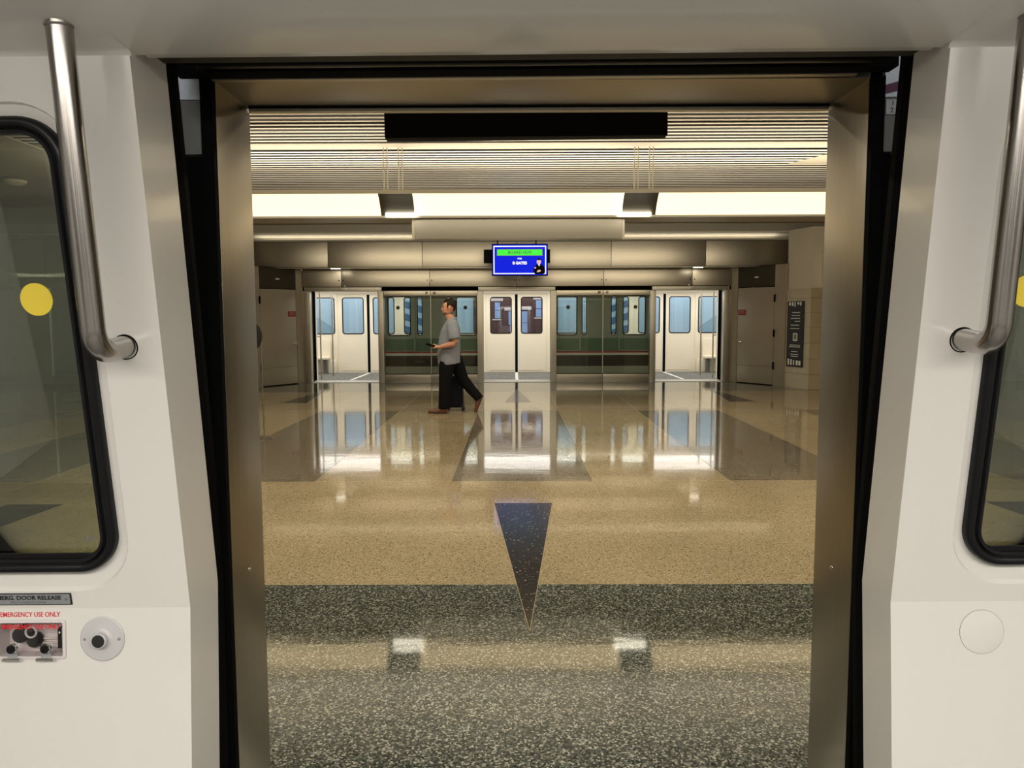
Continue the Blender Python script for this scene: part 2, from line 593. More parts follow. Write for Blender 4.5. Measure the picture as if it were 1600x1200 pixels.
# cove strip behind the top of the far fascia
box('cove_lamp', (-5.8, 5.8), (17.30, 17.36), (3.10, 3.16), M['cove'], ceil)

# ================================================================== FAR SCREEN WALL
YF = 17.65
wb = empty('wall_back', (0, YF, 0), 'stainless steel and glass screen wall across the platform with three openings', 'wall', 'structure')
DC = (-3.93, 0.0, 3.93)
HW = 0.77
# upper fascia panels
xs = [-5.98, -4.14, -2.07, 0.0, 2.07, 4.14, 5.98]
for a, b in zip(xs[:-1], xs[1:]):
    box('fascia_panel', (a + 0.005, b - 0.005), (17.0, 17.04), (2.60, 3.14), M['steel'], wb, bevel=0.004)
box('fascia_backing', (-5.98, 5.98), (17.045, 17.08), (2.59, 3.15), M['black'], wb)
box('fascia_cap', (-5.98, 5.98), (16.985, 17.10), (3.15, 3.19), M['greypaint'], wb)
box('fascia_underside', (-5.9, 5.9), (17.0, 17.5), (2.575, 2.59), M['steel_d'], wb)
# lower fascia panels
xl = [-4.85, -3.97, -1.97, 0.0, 1.97, 3.97, 4.85]
for a, b in zip(xl[:-1], xl[1:]):
    box('lower_panel', (a + 0.005, b - 0.005), (17.50, 17.53), (2.19, 2.57), M['steel'], wb, bevel=0.003)
    for xx in ((a + 0.05), (b - 0.05)):
        if abs(xx) < 4.7:
            lathe('panel_lock', [(0.013, 0), (0.013, 0.012), (0.004, 0.014)], (xx, 17.50, 2.33), (0, -1, 0), M['black'], wb, 10)
box('panel_backing', (-4.85, 4.85), (17.535, 17.56), (2.10, 2.60), M['black'], wb)
box('light_block_panel', (-XW, XW), (17.575, 17.60), (2.18, 3.8), M['greypaint'], wb)  # unseen closure over the screen wall, added to block tunnel light leaking in
# small white downlight lenses under the upper fascia
for xx in (-4.0, 4.0):
    box('lamp_lens', (xx - 0.10, xx + 0.10), (17.08, 17.14), (2.567, 2.574), M['tube'], wb)
# door header bars, posts
for xc in DC:
    box('door_header', (xc - HW - 0.1, xc + HW + 0.1), (17.48, 17.72), (2.09, 2.175), M['steel_d'], wb, bevel=0.004)
    box('sensor_box', (xc - 0.10, xc + 0.10), (17.45, 17.48), (2.10, 2.165), M['steel_d'], wb, bevel=0.004)
    lathe('indicator_lens', [(0.02, 0), (0.018, 0.015), (0.006, 0.022)], (xc + (0.05 if xc < 0 else -0.05), 17.46, 2.20), (0, -1, 0), M['floorwhite'], wb, 12)
    for s in (-1, 1):
        x0 = xc + s * HW
        box('post', (min(x0, x0 + s * 0.13), max(x0, x0 + s * 0.13)), (17.52, 17.70), (0, 2.09), M['steel_d'], wb, bevel=0.006)
        box('post_seal', (min(x0 - s * 0.004, x0 + s * 0.03), max(x0 - s * 0.004, x0 + s * 0.03)), (17.70, 17.78), (0, 2.09), M['black'], wb)
    box('threshold', (xc - HW, xc + HW), (17.62, 17.95), (0.0, 0.012), M['floorwhite'], wb)
# glazed bays
for s in (-1, 1):
    x0, x1 = HW + 0.13, 3.93 - HW - 0.13
    xm = (x0 + x1) / 2
    for a, b in ((x0, xm), (xm, x1)):
        a2, b2 = sorted((s * a, s * b))
        box('pane', (a2 + 0.008, b2 - 0.008), (17.62, 17.635), (0.20, 1.985), M['glass_screen'], wb)
        box('head_panel', (a2 + 0.004, b2 - 0.004), (17.58, 17.66), (1.985, 2.10), M['steel'], wb, bevel=0.003)
        box('base_panel', (a2 + 0.004, b2 - 0.004), (17.58, 17.68), (0.0, 0.185), M['steel'], wb, bevel=0.003)
        box('base_rail', (a2, b2), (17.59, 17.67), (0.187, 0.20), M['black'], wb)
    box('mullion', (s * xm - 0.008, s * xm + 0.008), (17.60, 17.66), (0.2, 1.985), M['steel_d'], wb)
    for d in (-0.09, 0.09):
        lathe('latch_knob', [(0.028, 0), (0.03, 0.02), (0.018, 0.03), (0.014, 0.045)], (s * xm + d, 17.58, 2.05), (0, -1, 0), M['steel_d'], wb, 14)


# diagonal returns with a steel service door, both sides
def diag(s):
    A = Vector((s * 4.80, 17.62, 0))
    B = Vector((s * 5.62, 16.38, 0))
    u = (B - A).normalized()
    L = (B - A).length
    nrm = Vector((-s * u.y * s, 0, 0))
    n = Vector((u.y, -u.x, 0))
    if n.y > 0:
        n = -n

    def pan(name, t0, t1, z0, z1, d0, d1, m, parent, bevel=0.004):
        p = [A + u * (L * t0), A + u * (L * t1)]
        q = [(p[0] + n * d0), (p[1] + n * d0), (p[1] + n * d1), (p[0] + n * d1)]
        return extrude_poly(name, [(c.x, c.y, z0) for c in q], (0, 0, z1 - z0), m, parent, bevel=bevel)
    side = 'left' if s < 0 else 'right'
    wr = empty('wall_back_' + side, tuple(A), 'slanting stainless steel wall around the %s service door' % side, 'wall', 'structure')
    pan('jamb_panel', -0.10, 0.20, 0, 2.59, -0.06, 0.0, M['doorsteel'], wr)
    pan('bright_edge', 0.0, 0.055, 0, 2.55, 0.0, 0.05, M['steel'], wr)
    pan('jamb_panel', 0.87, 1.06, 0, 2.59, -0.06, 0.0, M['doorsteel'], wr)
    pan('back_panel', -0.05, 1.05, 0, 2.60, -0.14, -0.08, M['black'], wr)
    dr = empty('door_2' if s < 0 else 'door_3', tuple(A + u * (L * 0.5)), 'stainless steel service door in the slanting wall on the %s' % side, 'door', 'structure')
    pan('door_leaf', 0.206, 0.864, 0.02, 2.12, -0.05, -0.004, M['doorsteel'], dr)
    pan('transom_panel', 0.206, 0.864, 2.14, 2.58, -0.04, -0.012, M['darkpanel'], dr)
    pan('kick_line', 0.206, 0.864, 0.40, 0.415, -0.004, 0.001, M['steel'], dr, 0)
    pan('transom_label', 0.50, 0.57, 2.33, 2.36, -0.012, -0.008, M['twhite'], dr, 0)
    rs = pan('red_sign', 0.22, 0.36, 1.52, 1.64, -0.004, 0.004, M['doorred'], dr, 0)
    tag(rs, 'small dark red notice on the door')
    for k in range(2):
        pan('sign_line', 0.24, 0.34, 1.60 - 0.04 * k, 1.61 - 0.04 * k, 0.004, 0.006, M['lintel'], rs, 0)
    c = A + u * (L * 0.26) + Vector((0, 0, 0.92))
    lk = lathe('lock_set', [(0.035, 0), (0.035, 0.01), (0.02, 0.02), (0.02, 0.05), (0.034, 0.06), (0.034, 0.085), (0.02, 0.095)], c, n, M['chrome'], dr, 18)
    for z in (0.35, 1.05, 1.8):
        pan('hinge', 0.862, 0.885, z, z + 0.16, -0.002, 0.014, M['black'], dr, 0)
    # column beyond
    col = empty('column_' + side, (s * 5.9, 15.9, 0), 'stone tiled column at the %s end of the steel screen wall' % side, 'column', 'structure')
    P0, P1 = Vector((s * 5.70, 16.36, 0)), Vector((s * 5.93, 15.62, 0))
    cu = (P1 - P0)
    cl = cu.length
    cu.normalize()
    cn = Vector((-cu.y, cu.x, 0))
    if cn.x * s > 0:
        cn = -cn
    P2 = Vector((s * 8.2, 15.62, 0))
    # core
    inn = [P0 - cn * 0.02, P1 + Vector((s * 0.02, 0.02, 0)), P2 + Vector((0, 0.02, 0)), Vector((s * 8.2, 16.5, 0)), Vector((s * 5.75, 16.5, 0))]
    extrude_poly('core', [(p.x, p.y, 0) for p in inn], (0, 0, 2.05), M['grout'], col)
    up = [P0 - cn * 0.03, P1 + Vector((s * 0.03, 0.04, 0)), P2 + Vector((0, 0.04, 0)), Vector((s * 8.2, 16.55, 0)), Vector((s * 5.78, 16.55, 0))]
    extrude_poly('upper_shaft', [(p.x, p.y, 2.05) for p in up], (0, 0, 1.24), M['cream'], col)
    rows = [(0.0, 0.30), (0.305, 0.62), (0.625, 0.94), (0.945, 1.26), (1.265, 1.56), (1.565, 1.86), (1.865, 2.06)]
    for (z0, z1) in rows:
        q = [P0, P0 + cu * (cl - 0.003), P0 + cu * (cl - 0.003) - cn * 0.025, P0 - cn * 0.025]
        extrude_poly('tile', [(p.x, p.y, z0) for p in q], (0, 0, z1 - z0), M['tile'], col)
        xa = 5.935
        while xa < 8.1:
            xb = min(xa + 0.6, 8.2)
            x2 = sorted((s * (xa + 0.003), s * (xb - 0.003)))
            box('tile', tuple(x2), (15.62, 15.645), (z0, z1), M['tile_d'], col)
            xa = xb
    # bracket shaped cap above the tiles
    extrude_poly('corbel', [(s * 6.12, 15.50, 2.42), (s * 6.12, 15.50, 3.28), (s * 5.98, 15.50, 3.28), (s * 5.98, 15.50, 2.98)][::1] if False else
                 [(s * 6.15, 15.48, 2.06), (s * 6.15, 15.48, 2.80), (s * 6.32, 15.48, 3.0), (s * 8.2, 15.48, 3.0), (s * 8.2, 15.48, 2.06)], (0, 0.17, 0), M['cream'], col)
    return P0, P1, cu, cn, cl


diag(-1)
P0, P1, cu, cn, cl = diag(1)
# walls closing the hall further along, behind the tiled columns
for s, nm in ((-1, 'wall_left'), (1, 'wall_right')):
    x2 = sorted((s * 8.2, s * 13.0))
    wl = empty(nm, (s * 10.6, 17.6, 0), 'steel clad wall continuing beyond the %s tiled column' % ('left' if s < 0 else 'right'), 'wall', 'structure')
    for k in range(6):
        a = 8.2 + 0.8 * k
        xx = sorted((s * a, s * (a + 0.79)))
        box('clad_panel', tuple(xx), (17.4, 17.44), (2.2, 3.28), M['steel_d'], wl)
        if k in (1, 2, 4, 5):
            box('pane', tuple(xx), (17.5, 17.51), (0.2, 2.19), M['glass_screen'], wl)
            box('base_panel', tuple(xx), (17.46, 17.52), (0, 0.19), M['steel_d'], wl)
        else:
            box('clad_panel', tuple(xx), (17.46, 17.5), (0, 2.19), M['steel_d'], wl)
    box('end_panel', tuple(sorted((s * 13.0, s * 13.1))), (1.9, 18.0), (0, 3.8), M['cream'], wl)

# ================================================================== NOTICE ON COLUMN
po = empty('poster', tuple(P0 + cu * (cl * 0.42) + Vector((0, 0, 1.1))), 'tall narrow black notice with white lines on the tiled column', 'poster')
A0 = P0 + cn * 0.004


def ppan(name, t0, t1, z0, z1, d0, d1, m):
    p = [A0 + cu * (cl * t0), A0 + cu * (cl * t1)]
    q = [p[0] + cn * d0, p[1] + cn * d0, p[1] + cn * d1, p[0] + cn * d1]
    return extrude_poly(name, [(c.x, c.y, z0) for c in q], (0, 0, z1 - z0), m, po)


ppan('panel', 0.10, 0.78, 0.44, 1.80, 0.0, 0.015, M['ink'])
random.seed(3)
for (z0, n) in ((1.66, 5), (0.47, 5)):
    for k in range(n):
        t = 0.16 + k * 0.115
        h = random.uniform(0.05, 0.13)
        zz = z0 + (0.13 - h) * (0.9 if z0 > 1 else 0.2)
        ppan('white_mark', t, t + random.uniform(0.04, 0.09), zz, zz + h, 0.015, 0.017, M['twhite'])
for z, a, b in ((1.56, .30, .62), (1.50, .28, .62), (1.44, .25, .64), (1.38, .42, .64), (1.30, .25, .6), (1.23, .24, .62), (0.885, .24, .66), (0.85, .20, .66), (0.75, .30, .56), (0.69, .27, .60), (0.65, .3, .58)):
    ppan('white_line', a, b, z, z + 0.014, 0.015, 0.017, M['twhite'])
ppan('phone_mark', 0.36, 0.54, 0.98, 1.14, 0.015, 0.017, M['twhite'])
ppan('phone_mark_screen', 0.39, 0.51, 1.005, 1.115, 0.017, 0.018, M['greyink'])

# ================================================================== SUSPENDED LIGHT TROUGH
lt = empty('suspended_light', (0, 9.7, 2.9), 'long suspended light trough with glowing curved underside hung on cables', 'ceiling light')


def curve_pts(n=6):
    # outer face of the near wing: concave sweep from the rim down to the keel
    out = []
    for i in range(n + 1):
        t = i / n
        out.append((9.50 + 0.24 * t, 3.0 - 0.24 * t + 0.028 * math.sin(math.pi * t)))
    return out


def wing(name, x0, x1, m, sgn=1, lift=0.0, th=0.012):
    p = curve_pts()
    if sgn < 0:
        p = [(20.13 - yy, zz) for yy, zz in p]
    prof = [(yy, zz - lift) for yy, zz in p] + [(yy, zz - lift + th) for yy, zz in reversed(p)]
    return extrude_poly(name, [(x0, yy, zz) for yy, zz in prof], (x1 - x0, 0, 0), m, lt, smooth=30)


XL = 5.35
for sgn in (1, -1):
    for a, b in ((-XL, -1.72), (-1.30, 1.28), (1.70, XL)):
        wing('diffuser', a, b, M['diffuser'], sgn)
    for a, b in ((-1.72, -1.30), (1.28, 1.70)):
        wing('bracket_panel', a, b, M['darkpanel'], sgn, 0.006)
    yr = 9.485 if sgn > 0 else 20.13 - 9.485
    box('rim', (-XL, XL), (yr - 0.012, yr + 0.012), (2.995, 3.045), M['cream'], lt, bevel=0.004)
    yk = 9.745 if sgn > 0 else 20.13 - 9.745
    box('keel_bar', (-XL, XL), (yk - 0.015, yk + 0.015), (2.730, 2.762), M['steel_d'], lt, bevel=0.004)
    for a, b in ((-1.66, -1.28), (1.24, 1.64)):
        tube('lamp_tube', [(a, yk - sgn * 0.045, 2.768), (b, yk - sgn * 0.045, 2.768)], 0.022, M['tube'], lt, 10)
box('trough_floor', (-XL, XL), (9.755, 10.375), (2.745, 2.76), M['greypaint'], lt)
for xc in (-1.62, -1.44, 1.42, 1.60):
    for d in (-0.022, 0.022):
        for yy in (9.50,):
            tube('cable', [(xc + d, yy, 3.04), (xc + d, yy, ZC - 0.001)], 0.007, M['cream'], lt, 8)
for xc in (-5.0, 5.0):
    for yy in (9.50, 20.13 - 9.50):
        tube('cable', [(xc, yy, 3.04), (xc, yy, ZC - 0.001)], 0.007, M['cream'], lt, 8)

cs = empty('ceiling_speaker', (-7.2, 11.2, ZC - 0.03), 'round pale dome fixture on the ceiling seen through the left window', 'speaker')
lathe('rim', [(0.17, 0), (0.17, 0.03), (0.15, 0.04)], (-7.2, 11.2, ZC - 0.03), (0, 0, -1), M['greyplate'], cs, 28)
lathe('dome', [(0.15, 0.04), (0.13, 0.075), (0.08, 0.10), (0.02, 0.11)], (-7.2, 11.2, ZC - 0.03), (0, 0, -1), M['lightcream'], cs, 28)

# grey sign box hung below the trough
gb = empty('sign_box', (0, 9.8, 2.6), 'blank grey sign box hanging below the middle of the light trough', 'sign')
box('body', (-1.31, 1.29), (9.78, 9.94), (2.475, 2.738), M['signgrey'], gb, bevel=0.006)
box('end_cap', (-1.345, -1.31), (9.775, 9.945), (2.47, 2.742), M['cream'], gb, bevel=0.005)
box('end_cap', (1.29, 1.325), (9.775, 9.945), (2.47, 2.742), M['cream'], gb, bevel=0.005)

# ================================================================== HANGING BLACK SIGN NEAR THE DOOR
hs = empty('hanging_sign', (0, 4.4, 2.65), 'flat black hanging sign seen from behind just beyond the near doorway', 'sign')
box('housing', (-0.785, 0.785), (4.36, 4.46), (2.495, 2.80), M['blackgloss'], hs, bevel=0.006)
box('end_latch', (0.785, 0.797), (4.38, 4.44), (2.655, 2.70), M['blackgloss'], hs)
for xx in (-0.45, 0.45):
    tube('hanger_rod', [(xx, 4.41, 2.79), (xx, 4.41, ZC)], 0.012, M['black'], hs, 10)
hs.rotation_euler = (0, R(-0.5), R(0.5))

# ================================================================== TV SCREEN AND SIGN BEHIND
ls = empty('message_sign', (0, 16.2, 2.75), 'black long sign bar hanging behind the blue information screen', 'sign')
box('housing', (-0.69, 0.69), (16.15, 16.25), (2.615, 2.895), M['blackgloss'], ls, bevel=0.005)
for xx in (-0.4, 0.4):
    tube('hanger_rod', [(xx, 16.2, 2.89), (xx, 16.2, ZC)], 0.012, M['black'], ls, 8)
tv = empty('information_screen', (0.06, 15.8, 2.655), 'blue lit information screen reading BOARD NOW for B gates', 'screen')
X0, X1, Z0, Z1 = -0.512, 0.628, 2.332, 2.978
box('housing', (X0, X1), (15.8, 15.86), (Z0, Z1), M['black'], tv, bevel=0.006)
box('mount', (-0.05, 0.17), (15.86, 16.14), (2.60, 2.80), M['black'], tv)
yS = 15.797


def flat(name, x0, x1, z0, z1, m, parent, d=0.0, t=0.001):
    return box(name, (x0, x1), (yS - d - t, yS - d), (z0, z1), m, parent)


scr = flat('display', X0 + 0.018, X1 - 0.018, Z0 + 0.018, Z1 - 0.018, M['screenblue'], tv, 0, 0.002)
bx0, bx1, bz0, bz1 = X0 + 0.032, X1 - 0.035, Z0 + 0.035, Z1 - 0.04
bt = 0.022
for nm, a in (('border', (bx0, bx1, bz1 - bt, bz1)), ('border', (bx0, bx1 - 0.22, bz0, bz0 + bt)), ('border', (bx1 - 0.07, bx1, bz0, bz0 + bt)), ('border', (bx0, bx0 + bt, bz0, bz1)), ('border', (bx1 - bt, bx1, bz0, bz1))):
    flat(nm, *a, M['screenwhite'], scr, 0.002)
flat('banner_edge', -0.412, 0.522, 2.735, 2.872, M['lintel'], scr, 0.002)
flat('banner', -0.400, 0.510, 2.745, 2.862, M['screengreen'], scr, 0.003)
text('banner_word', 'BOARD', 0.088, (-0.185, yS - 0.0045, 2.803), (1, 0, 0), (0, 0, 1), M['screenink'], scr, 'LEFT', 0.001, 0.275)
text('banner_word', 'NOW', 0.088, (0.125, yS - 0.0045, 2.803), (1, 0, 0), (0, 0, 1), M['screenink'], scr, 'LEFT', 0.001, 0.17)
text('small_text', 'FOR', 0.042, (0.055, yS - 0.003, 2.678), (1, 0, 0), (0, 0, 1), M['screenwhite'], scr, 'CENTER', 0.002, 0.09)
text('gate_text', 'B GATES', 0.075, (0.055, yS - 0.003, 2.588), (1, 0, 0), (0, 0, 1), M['screenwhite'], scr, 'CENTER', 0.004, 0.29)


def flatpoly(name, pts, m, parent, d):
    return extrude_poly(name, [(x, yS - d, z) for x, z in pts], (0, -0.0006, 0), m, parent)


fx, fz = 0.445, 2.365
flatpoly('signer_jacket', [(fx - 0.075, fz), (fx + 0.085, fz), (fx + 0.12, fz + 0.02), (fx + 0.125, fz + 0.10), (fx + 0.09, fz + 0.175), (fx + 0.03, fz + 0.20), (fx - 0.03, fz + 0.195), (fx - 0.08, fz + 0.17), (fx - 0.115, fz + 0.08), (fx - 0.10, fz + 0.03)], M['screenblack'], scr, 0.004)
flatpoly('signer_collar', [(fx - 0.018, fz + 0.195), (fx + 0.024, fz + 0.195), (fx + 0.006, fz + 0.155)], M['screenwhite'], scr, 0.005)
flatpoly('signer_face', [(fx + 0.045 * math.cos(a * 0.3927), fz + 0.252 + 0.058 * math.sin(a * 0.3927)) for a in range(16)], M['screenskin'], scr, 0.005)
flatpoly('signer_hair', [(fx + 0.045 * math.cos(a * 0.3927), fz + 0.262 + 0.055 * math.sin(a * 0.3927)) for a in range(1, 8)], M['screenblack'], scr, 0.006)
flatpoly('signer_hand', [(fx - 0.035, fz + 0.035), (fx + 0.03, fz + 0.05), (fx + 0.045, fz + 0.075), (fx, fz + 0.09), (fx - 0.04, fz + 0.06)], M['screenskin'], scr, 0.0055)
flatpoly('signer_hand', [(fx - 0.09, fz + 0.11), (fx - 0.06, fz + 0.115), (fx - 0.055, fz + 0.14), (fx - 0.085, fz + 0.145)], M['screenskin'], scr, 0.0055)

# ================================================================== FAR TRAIN
tr = empty('train', (0, 19.3, 0), 'green people mover car with red stripe standing behind the far glass screen', 'train')
YE = 18.02       # outer skin
YI = 20.55       # inner face of the opposite side
DO = 0.80        # half door opening


def hole_plate(name, x0, x1, z0, z1, holes, y0, y1, m, parent):
    """wall slab in XZ with rounded window holes cut as one surface plus thickness"""
    bm = bmesh.new()
    loops = [[(x0, z0), (x1, z0), (x1, z1), (x0, z1)]] + [rrect((a + b) / 2, (c + d) / 2, b - a, d - c, 0.07, 4) for a, b, c, d in holes]
    for loop in loops:
        vs = [bm.verts.new((x, y0, z)) for x, z in loop]
        for i in range(len(vs)):
            bm.edges.new((vs[i], vs[(i + 1) % len(vs)]))
    bmesh.ops.triangle_fill(bm, use_beauty=True, use_dissolve=False, normal=(0, -1, 0), edges=bm.edges[:])
    g = bmesh.ops.extrude_face_region(bm, geom=bm.faces[:])
    bmesh.ops.translate(bm, vec=(0, y1 - y0, 0), verts=[v for v in g['geom'] if isinstance(v, bmesh.types.BMVert)])
    bmesh.ops.recalc_face_normals(bm, faces=bm.faces)
    bm.verts.index_update()
    v = [tuple(q.co) for q in bm.verts]
    f = [tuple(x.index for x in q.verts) for q in bm.faces]
    bm.free()
    return mesh(name, v, f, m, parent)


def win(x0, x1, z0, z1, y, m, parent, fr=0.03, decal=None, gm=None):
    lo = rrect((x0 + x1) / 2, (z0 + z1) / 2, x1 - x0, z1 - z0, 0.07, 4)
    li = rrect((x0 + x1) / 2, (z0 + z1) / 2, x1 - x0 - 2 * fr, z1 - z0 - 2 * fr, 0.05, 4)
    fo = ring_between('window_seal', [[(a, y - 0.012, b) for a, b in lo], [(a, y - 0.012, b) for a, b in li], [(a, y + 0.02, b) for a, b in li], [(a, y + 0.02, b) for a, b in lo]], M['gasket'], parent, close=True)
    extrude_poly('window_pane', [(a, y, b) for a, b in li], (0, 0.008, 0), gm or M['glass_train'], fo)
    if decal:
        extrude_poly('window_decal', [(a, y - 0.002, b) for a, b in circle(decal[0], decal[1], 0.045, 14)], (0, 0.001, 0), M['dark_decal'], fo)
    return fo


# bays of the near side between doors
for s in (-1, 1):
    for (xa, xb) in ((DO, 3.93 - DO), (3.93 + DO, 9.0)):
        a, b = sorted((s * xa, s * xb))
        first = xa < 2
        holes = []
        if first:
            for h in ((0.92, 1.42), (1.52, 1.64), (2.20, 2.33), (2.47, 3.02)):
                hh = sorted((s * h[0], s * h[1])) if s > 0 else sorted((-h[0], -h[1]))
                holes.append((hh[0], hh[1], 1.06, 1.99))
        else:
            for h in ((5.0, 5.6), (6.0, 7.4), (7.6, 8.7)):
                hh = sorted((s * h[0], s * h[1]))
                holes.append((hh[0], hh[1], 1.06, 1.99))
        hole_plate('body_side', a, b, 0.69, 2.5, [], YE, YE + 0.06, M['tgrey'], tr) if not holes else hole_plate('body_side', a, b, 0.69, 2.5, holes, YE, YE + 0.06, M['tgrey'], tr)
        for h in holes:
            wd = h[1] - h[0]
            win(*h, YE + 0.01, M['gasket'], tr, 0.028 if wd > 0.3 else 0.02, decal=((h[0] + h[1]) / 2 + 0.03 * s, 1.72) if (first and wd > 0.3) else None)
        box('green_panel', (a + 0.004, b - 0.004), (YE - 0.006, YE - 0.001), (0.70, 1.00), M['tgreen'], tr)
        box('red_stripe', (a, b), (YE - 0.008, YE + 0.05), (0.655, 0.69), M['tred'], tr)
        box('white_stripe', (a, b), (YE - 0.006, YE + 0.05), (0.60, 0.655), M['twhite'], tr)
        box('black_band', (a, b), (YE - 0.006, YE + 0.05), (0.345, 0.60), M['tblack'], tr)
        box('lower_skirt', (a, b), (YE - 0.006, YE + 0.05), (-0.3, 0.345), M['tlower'], tr)
        if first:
            # sliding door leaves parked open beside each doorway
            for (la, lb) in ((0.80, 1.49), (2.37, 3.13)):
                l2 = sorted((s * la, s * lb))
                hh = sorted((s * (la + 0.12), s * (lb - 0.07))) if la < 1 else sorted((s * (la + 0.10), s * (lb - 0.11)))
                hole_plate('door_leaf', l2[0], l2[1], 0.70, 2.06, [(hh[0], hh[1], 1.06, 1.99)], YE - 0.05, YE - 0.015, M['tgrey'], tr)
                box('door_leaf_panel', (l2[0] + 0.03, l2[1] - 0.03), (YE - 0.056, YE - 0.051), (0.72, 0.99), M['tgreen'], tr)
# door surrounds, floor, ceiling, opposite side
box('car_floor', (-9, 9), (YE, YI), (-0.06, 0.018), M['carpet'], tr)
box('car_ceiling', (-9, 9), (YE, YI), (2.26, 2.32), M['white2'], tr)
for xc in (-3.93, 0, 3.93):
    box('door_head', (xc - DO, xc + DO), (YE, YE + 0.06), (2.10, 2.5), M['white2'], tr)
    box('floor_line', (xc - 0.035, xc + 0.035), (YE, YI - 0.02), (0.018, 0.021), M['floorwhite'], tr)
    box('sill', (xc - DO, xc + DO), (YE - 0.06, YE + 0.05), (-0.05, 0.022), M['floorwhite'], tr)
    for s in (-1, 1):
        x0 = xc + s * DO
        box('door_seal', tuple(sorted((x0, x0 + s * 0.03))), (YE - 0.01, YE + 0.1), (0.02, 2.1), M['black'], tr)
        box('inner_jamb', tuple(sorted((x0, x0 + s * 0.05))), (YE + 0.06, YE + 0.22), (0.02, 2.26), M['white2'], tr)
# opposite wall between doors
for (a, b) in ((-9, -3.95 - 0.83), (-3.95 + 0.83, -0.83), (0.83, 3.95 - 0.83), (3.95 + 0.83, 9)):
    if b - a < 3:
        holes = [(a + 0.12, a + 1.09, 1.05, 2.03), (b - 1.09, b - 0.12, 1.05, 2.03)]
    elif a < 0:
        holes = [(b - 1.4, b - 0.06, 1.05, 2.03), (b - 3.0, b - 1.6, 1.05, 2.03)]
    else:
        holes = [(a + 0.06, a + 1.4, 1.05, 2.03), (a + 1.6, a + 3.0, 1.05, 2.03)]
    hole_plate('inner_wall', a, b, 0.02, 2.26, holes, YI, YI + 0.05, M['white2'], tr)
    for h in holes:
        win(*h, YI + 0.005, M['gasket'], tr, 0.025)
# closed doors of the opposite side
for xc in (-3.95, 0, 3.95):
    box('door_lintel', (xc - 0.83, xc + 0.83), (YI, YI + 0.05), (2.10, 2.26), M['white2'], tr)
    box('lintel_lip', (xc - 0.9, xc + 0.9), (YI - 0.05, YI), (2.13, 2.17), M['white2'], tr)
    for s in (-1, 1):
        a, b = sorted((xc + s * 0.035, xc + s * 0.83))
        wx = sorted((xc + s * 0.12, xc + s * 0.70))
        dl = hole_plate('closed_door_leaf', a, b, 0.02, 2.10, [(wx[0], wx[1], 1.05, 2.03)], YI + 0.03, YI + 0.06, M['white2'], tr)
        win(wx[0], wx[1], 1.05, 2.03, YI + 0.035, M['gasket'], dl, 0.025)
        box('leaf_groove', (a + 0.12 if s < 0 else a + 0.02, b - 0.02 if s < 0 else b - 0.12), (YI + 0.026, YI + 0.0305), (0.06, 0.075), M['tile'], dl)
        box('door_edge', tuple(sorted((xc + s * 0.035, xc + s * 0.05))), (YI + 0.02, YI + 0.03), (0.02, 2.1), M['floorwhite'], dl)
    box('door_rubber', (xc - 0.036, xc + 0.036), (YI + 0.02, YI + 0.05), (0.02, 2.10), M['black'], tr)
# seats, poles
for s in (-1, 1):
    x0 = s * 5.15
    xa = sorted((s * 4.95, s * 5.5))
    box('seat_back', tuple(xa), (YI - 0.12, YI - 0.05), (0.45, 0.92), M['white2'], tr, bevel=0.03)
    box('seat_pan', tuple(xa), (YI - 0.55, YI - 0.08), (0.40, 0.46), M['white2'], tr, bevel=0.02)
    box('seat_base', tuple(sorted((s * 5.02, s * 5.10))), (YI - 0.3, YI - 0.2), (0.02, 0.40), M['greyplate'], tr)
    box('equipment_box', tuple(sorted((s * 4.80, s * 5.0))), (YI - 0.22, YI - 0.05), (0.02, 0.38), M['white2'], tr, bevel=0.02)
    tube('grab_pole', [(s * 4.62, 19.3, 0.02), (s * 4.62, 19.3, 2.26)], 0.018, M['steel_d'], tr, 10)
    tube('grab_pole', [(s * 4.72, 18.5, 0.02), (s * 4.72, 18.5, 2.26)], 0.018, M['steel_d'], tr, 10)
    tube('grab_bar', [(s * 4.72, 18.5, 1.05), (s * 5.4, 18.5, 1.05)], 0.015, M['steel_d'], tr, 10)

# tunnel wall with painted mural behind the far train
tw = empty('wall_tunnel', (0, 22.6, 0), 'painted tunnel wall with pale blue fields and a maroon house behind the far train', 'wall', 'structure')
box('pale_field', (-12, 12), (22.6, 22.66), (-0.5, 4.0), M['skywall'], tw)
box('maroon_house', (-1.25, 1.22), (22.56, 22.60), (-0.5, 3.2), M['brick'], tw)


def mural(name, x0, x1, z0, z1, m, d=0.0):
    return box(name, (x0, x1), (22.54 - d, 22.56 - d), (z0, z1), m, tw)


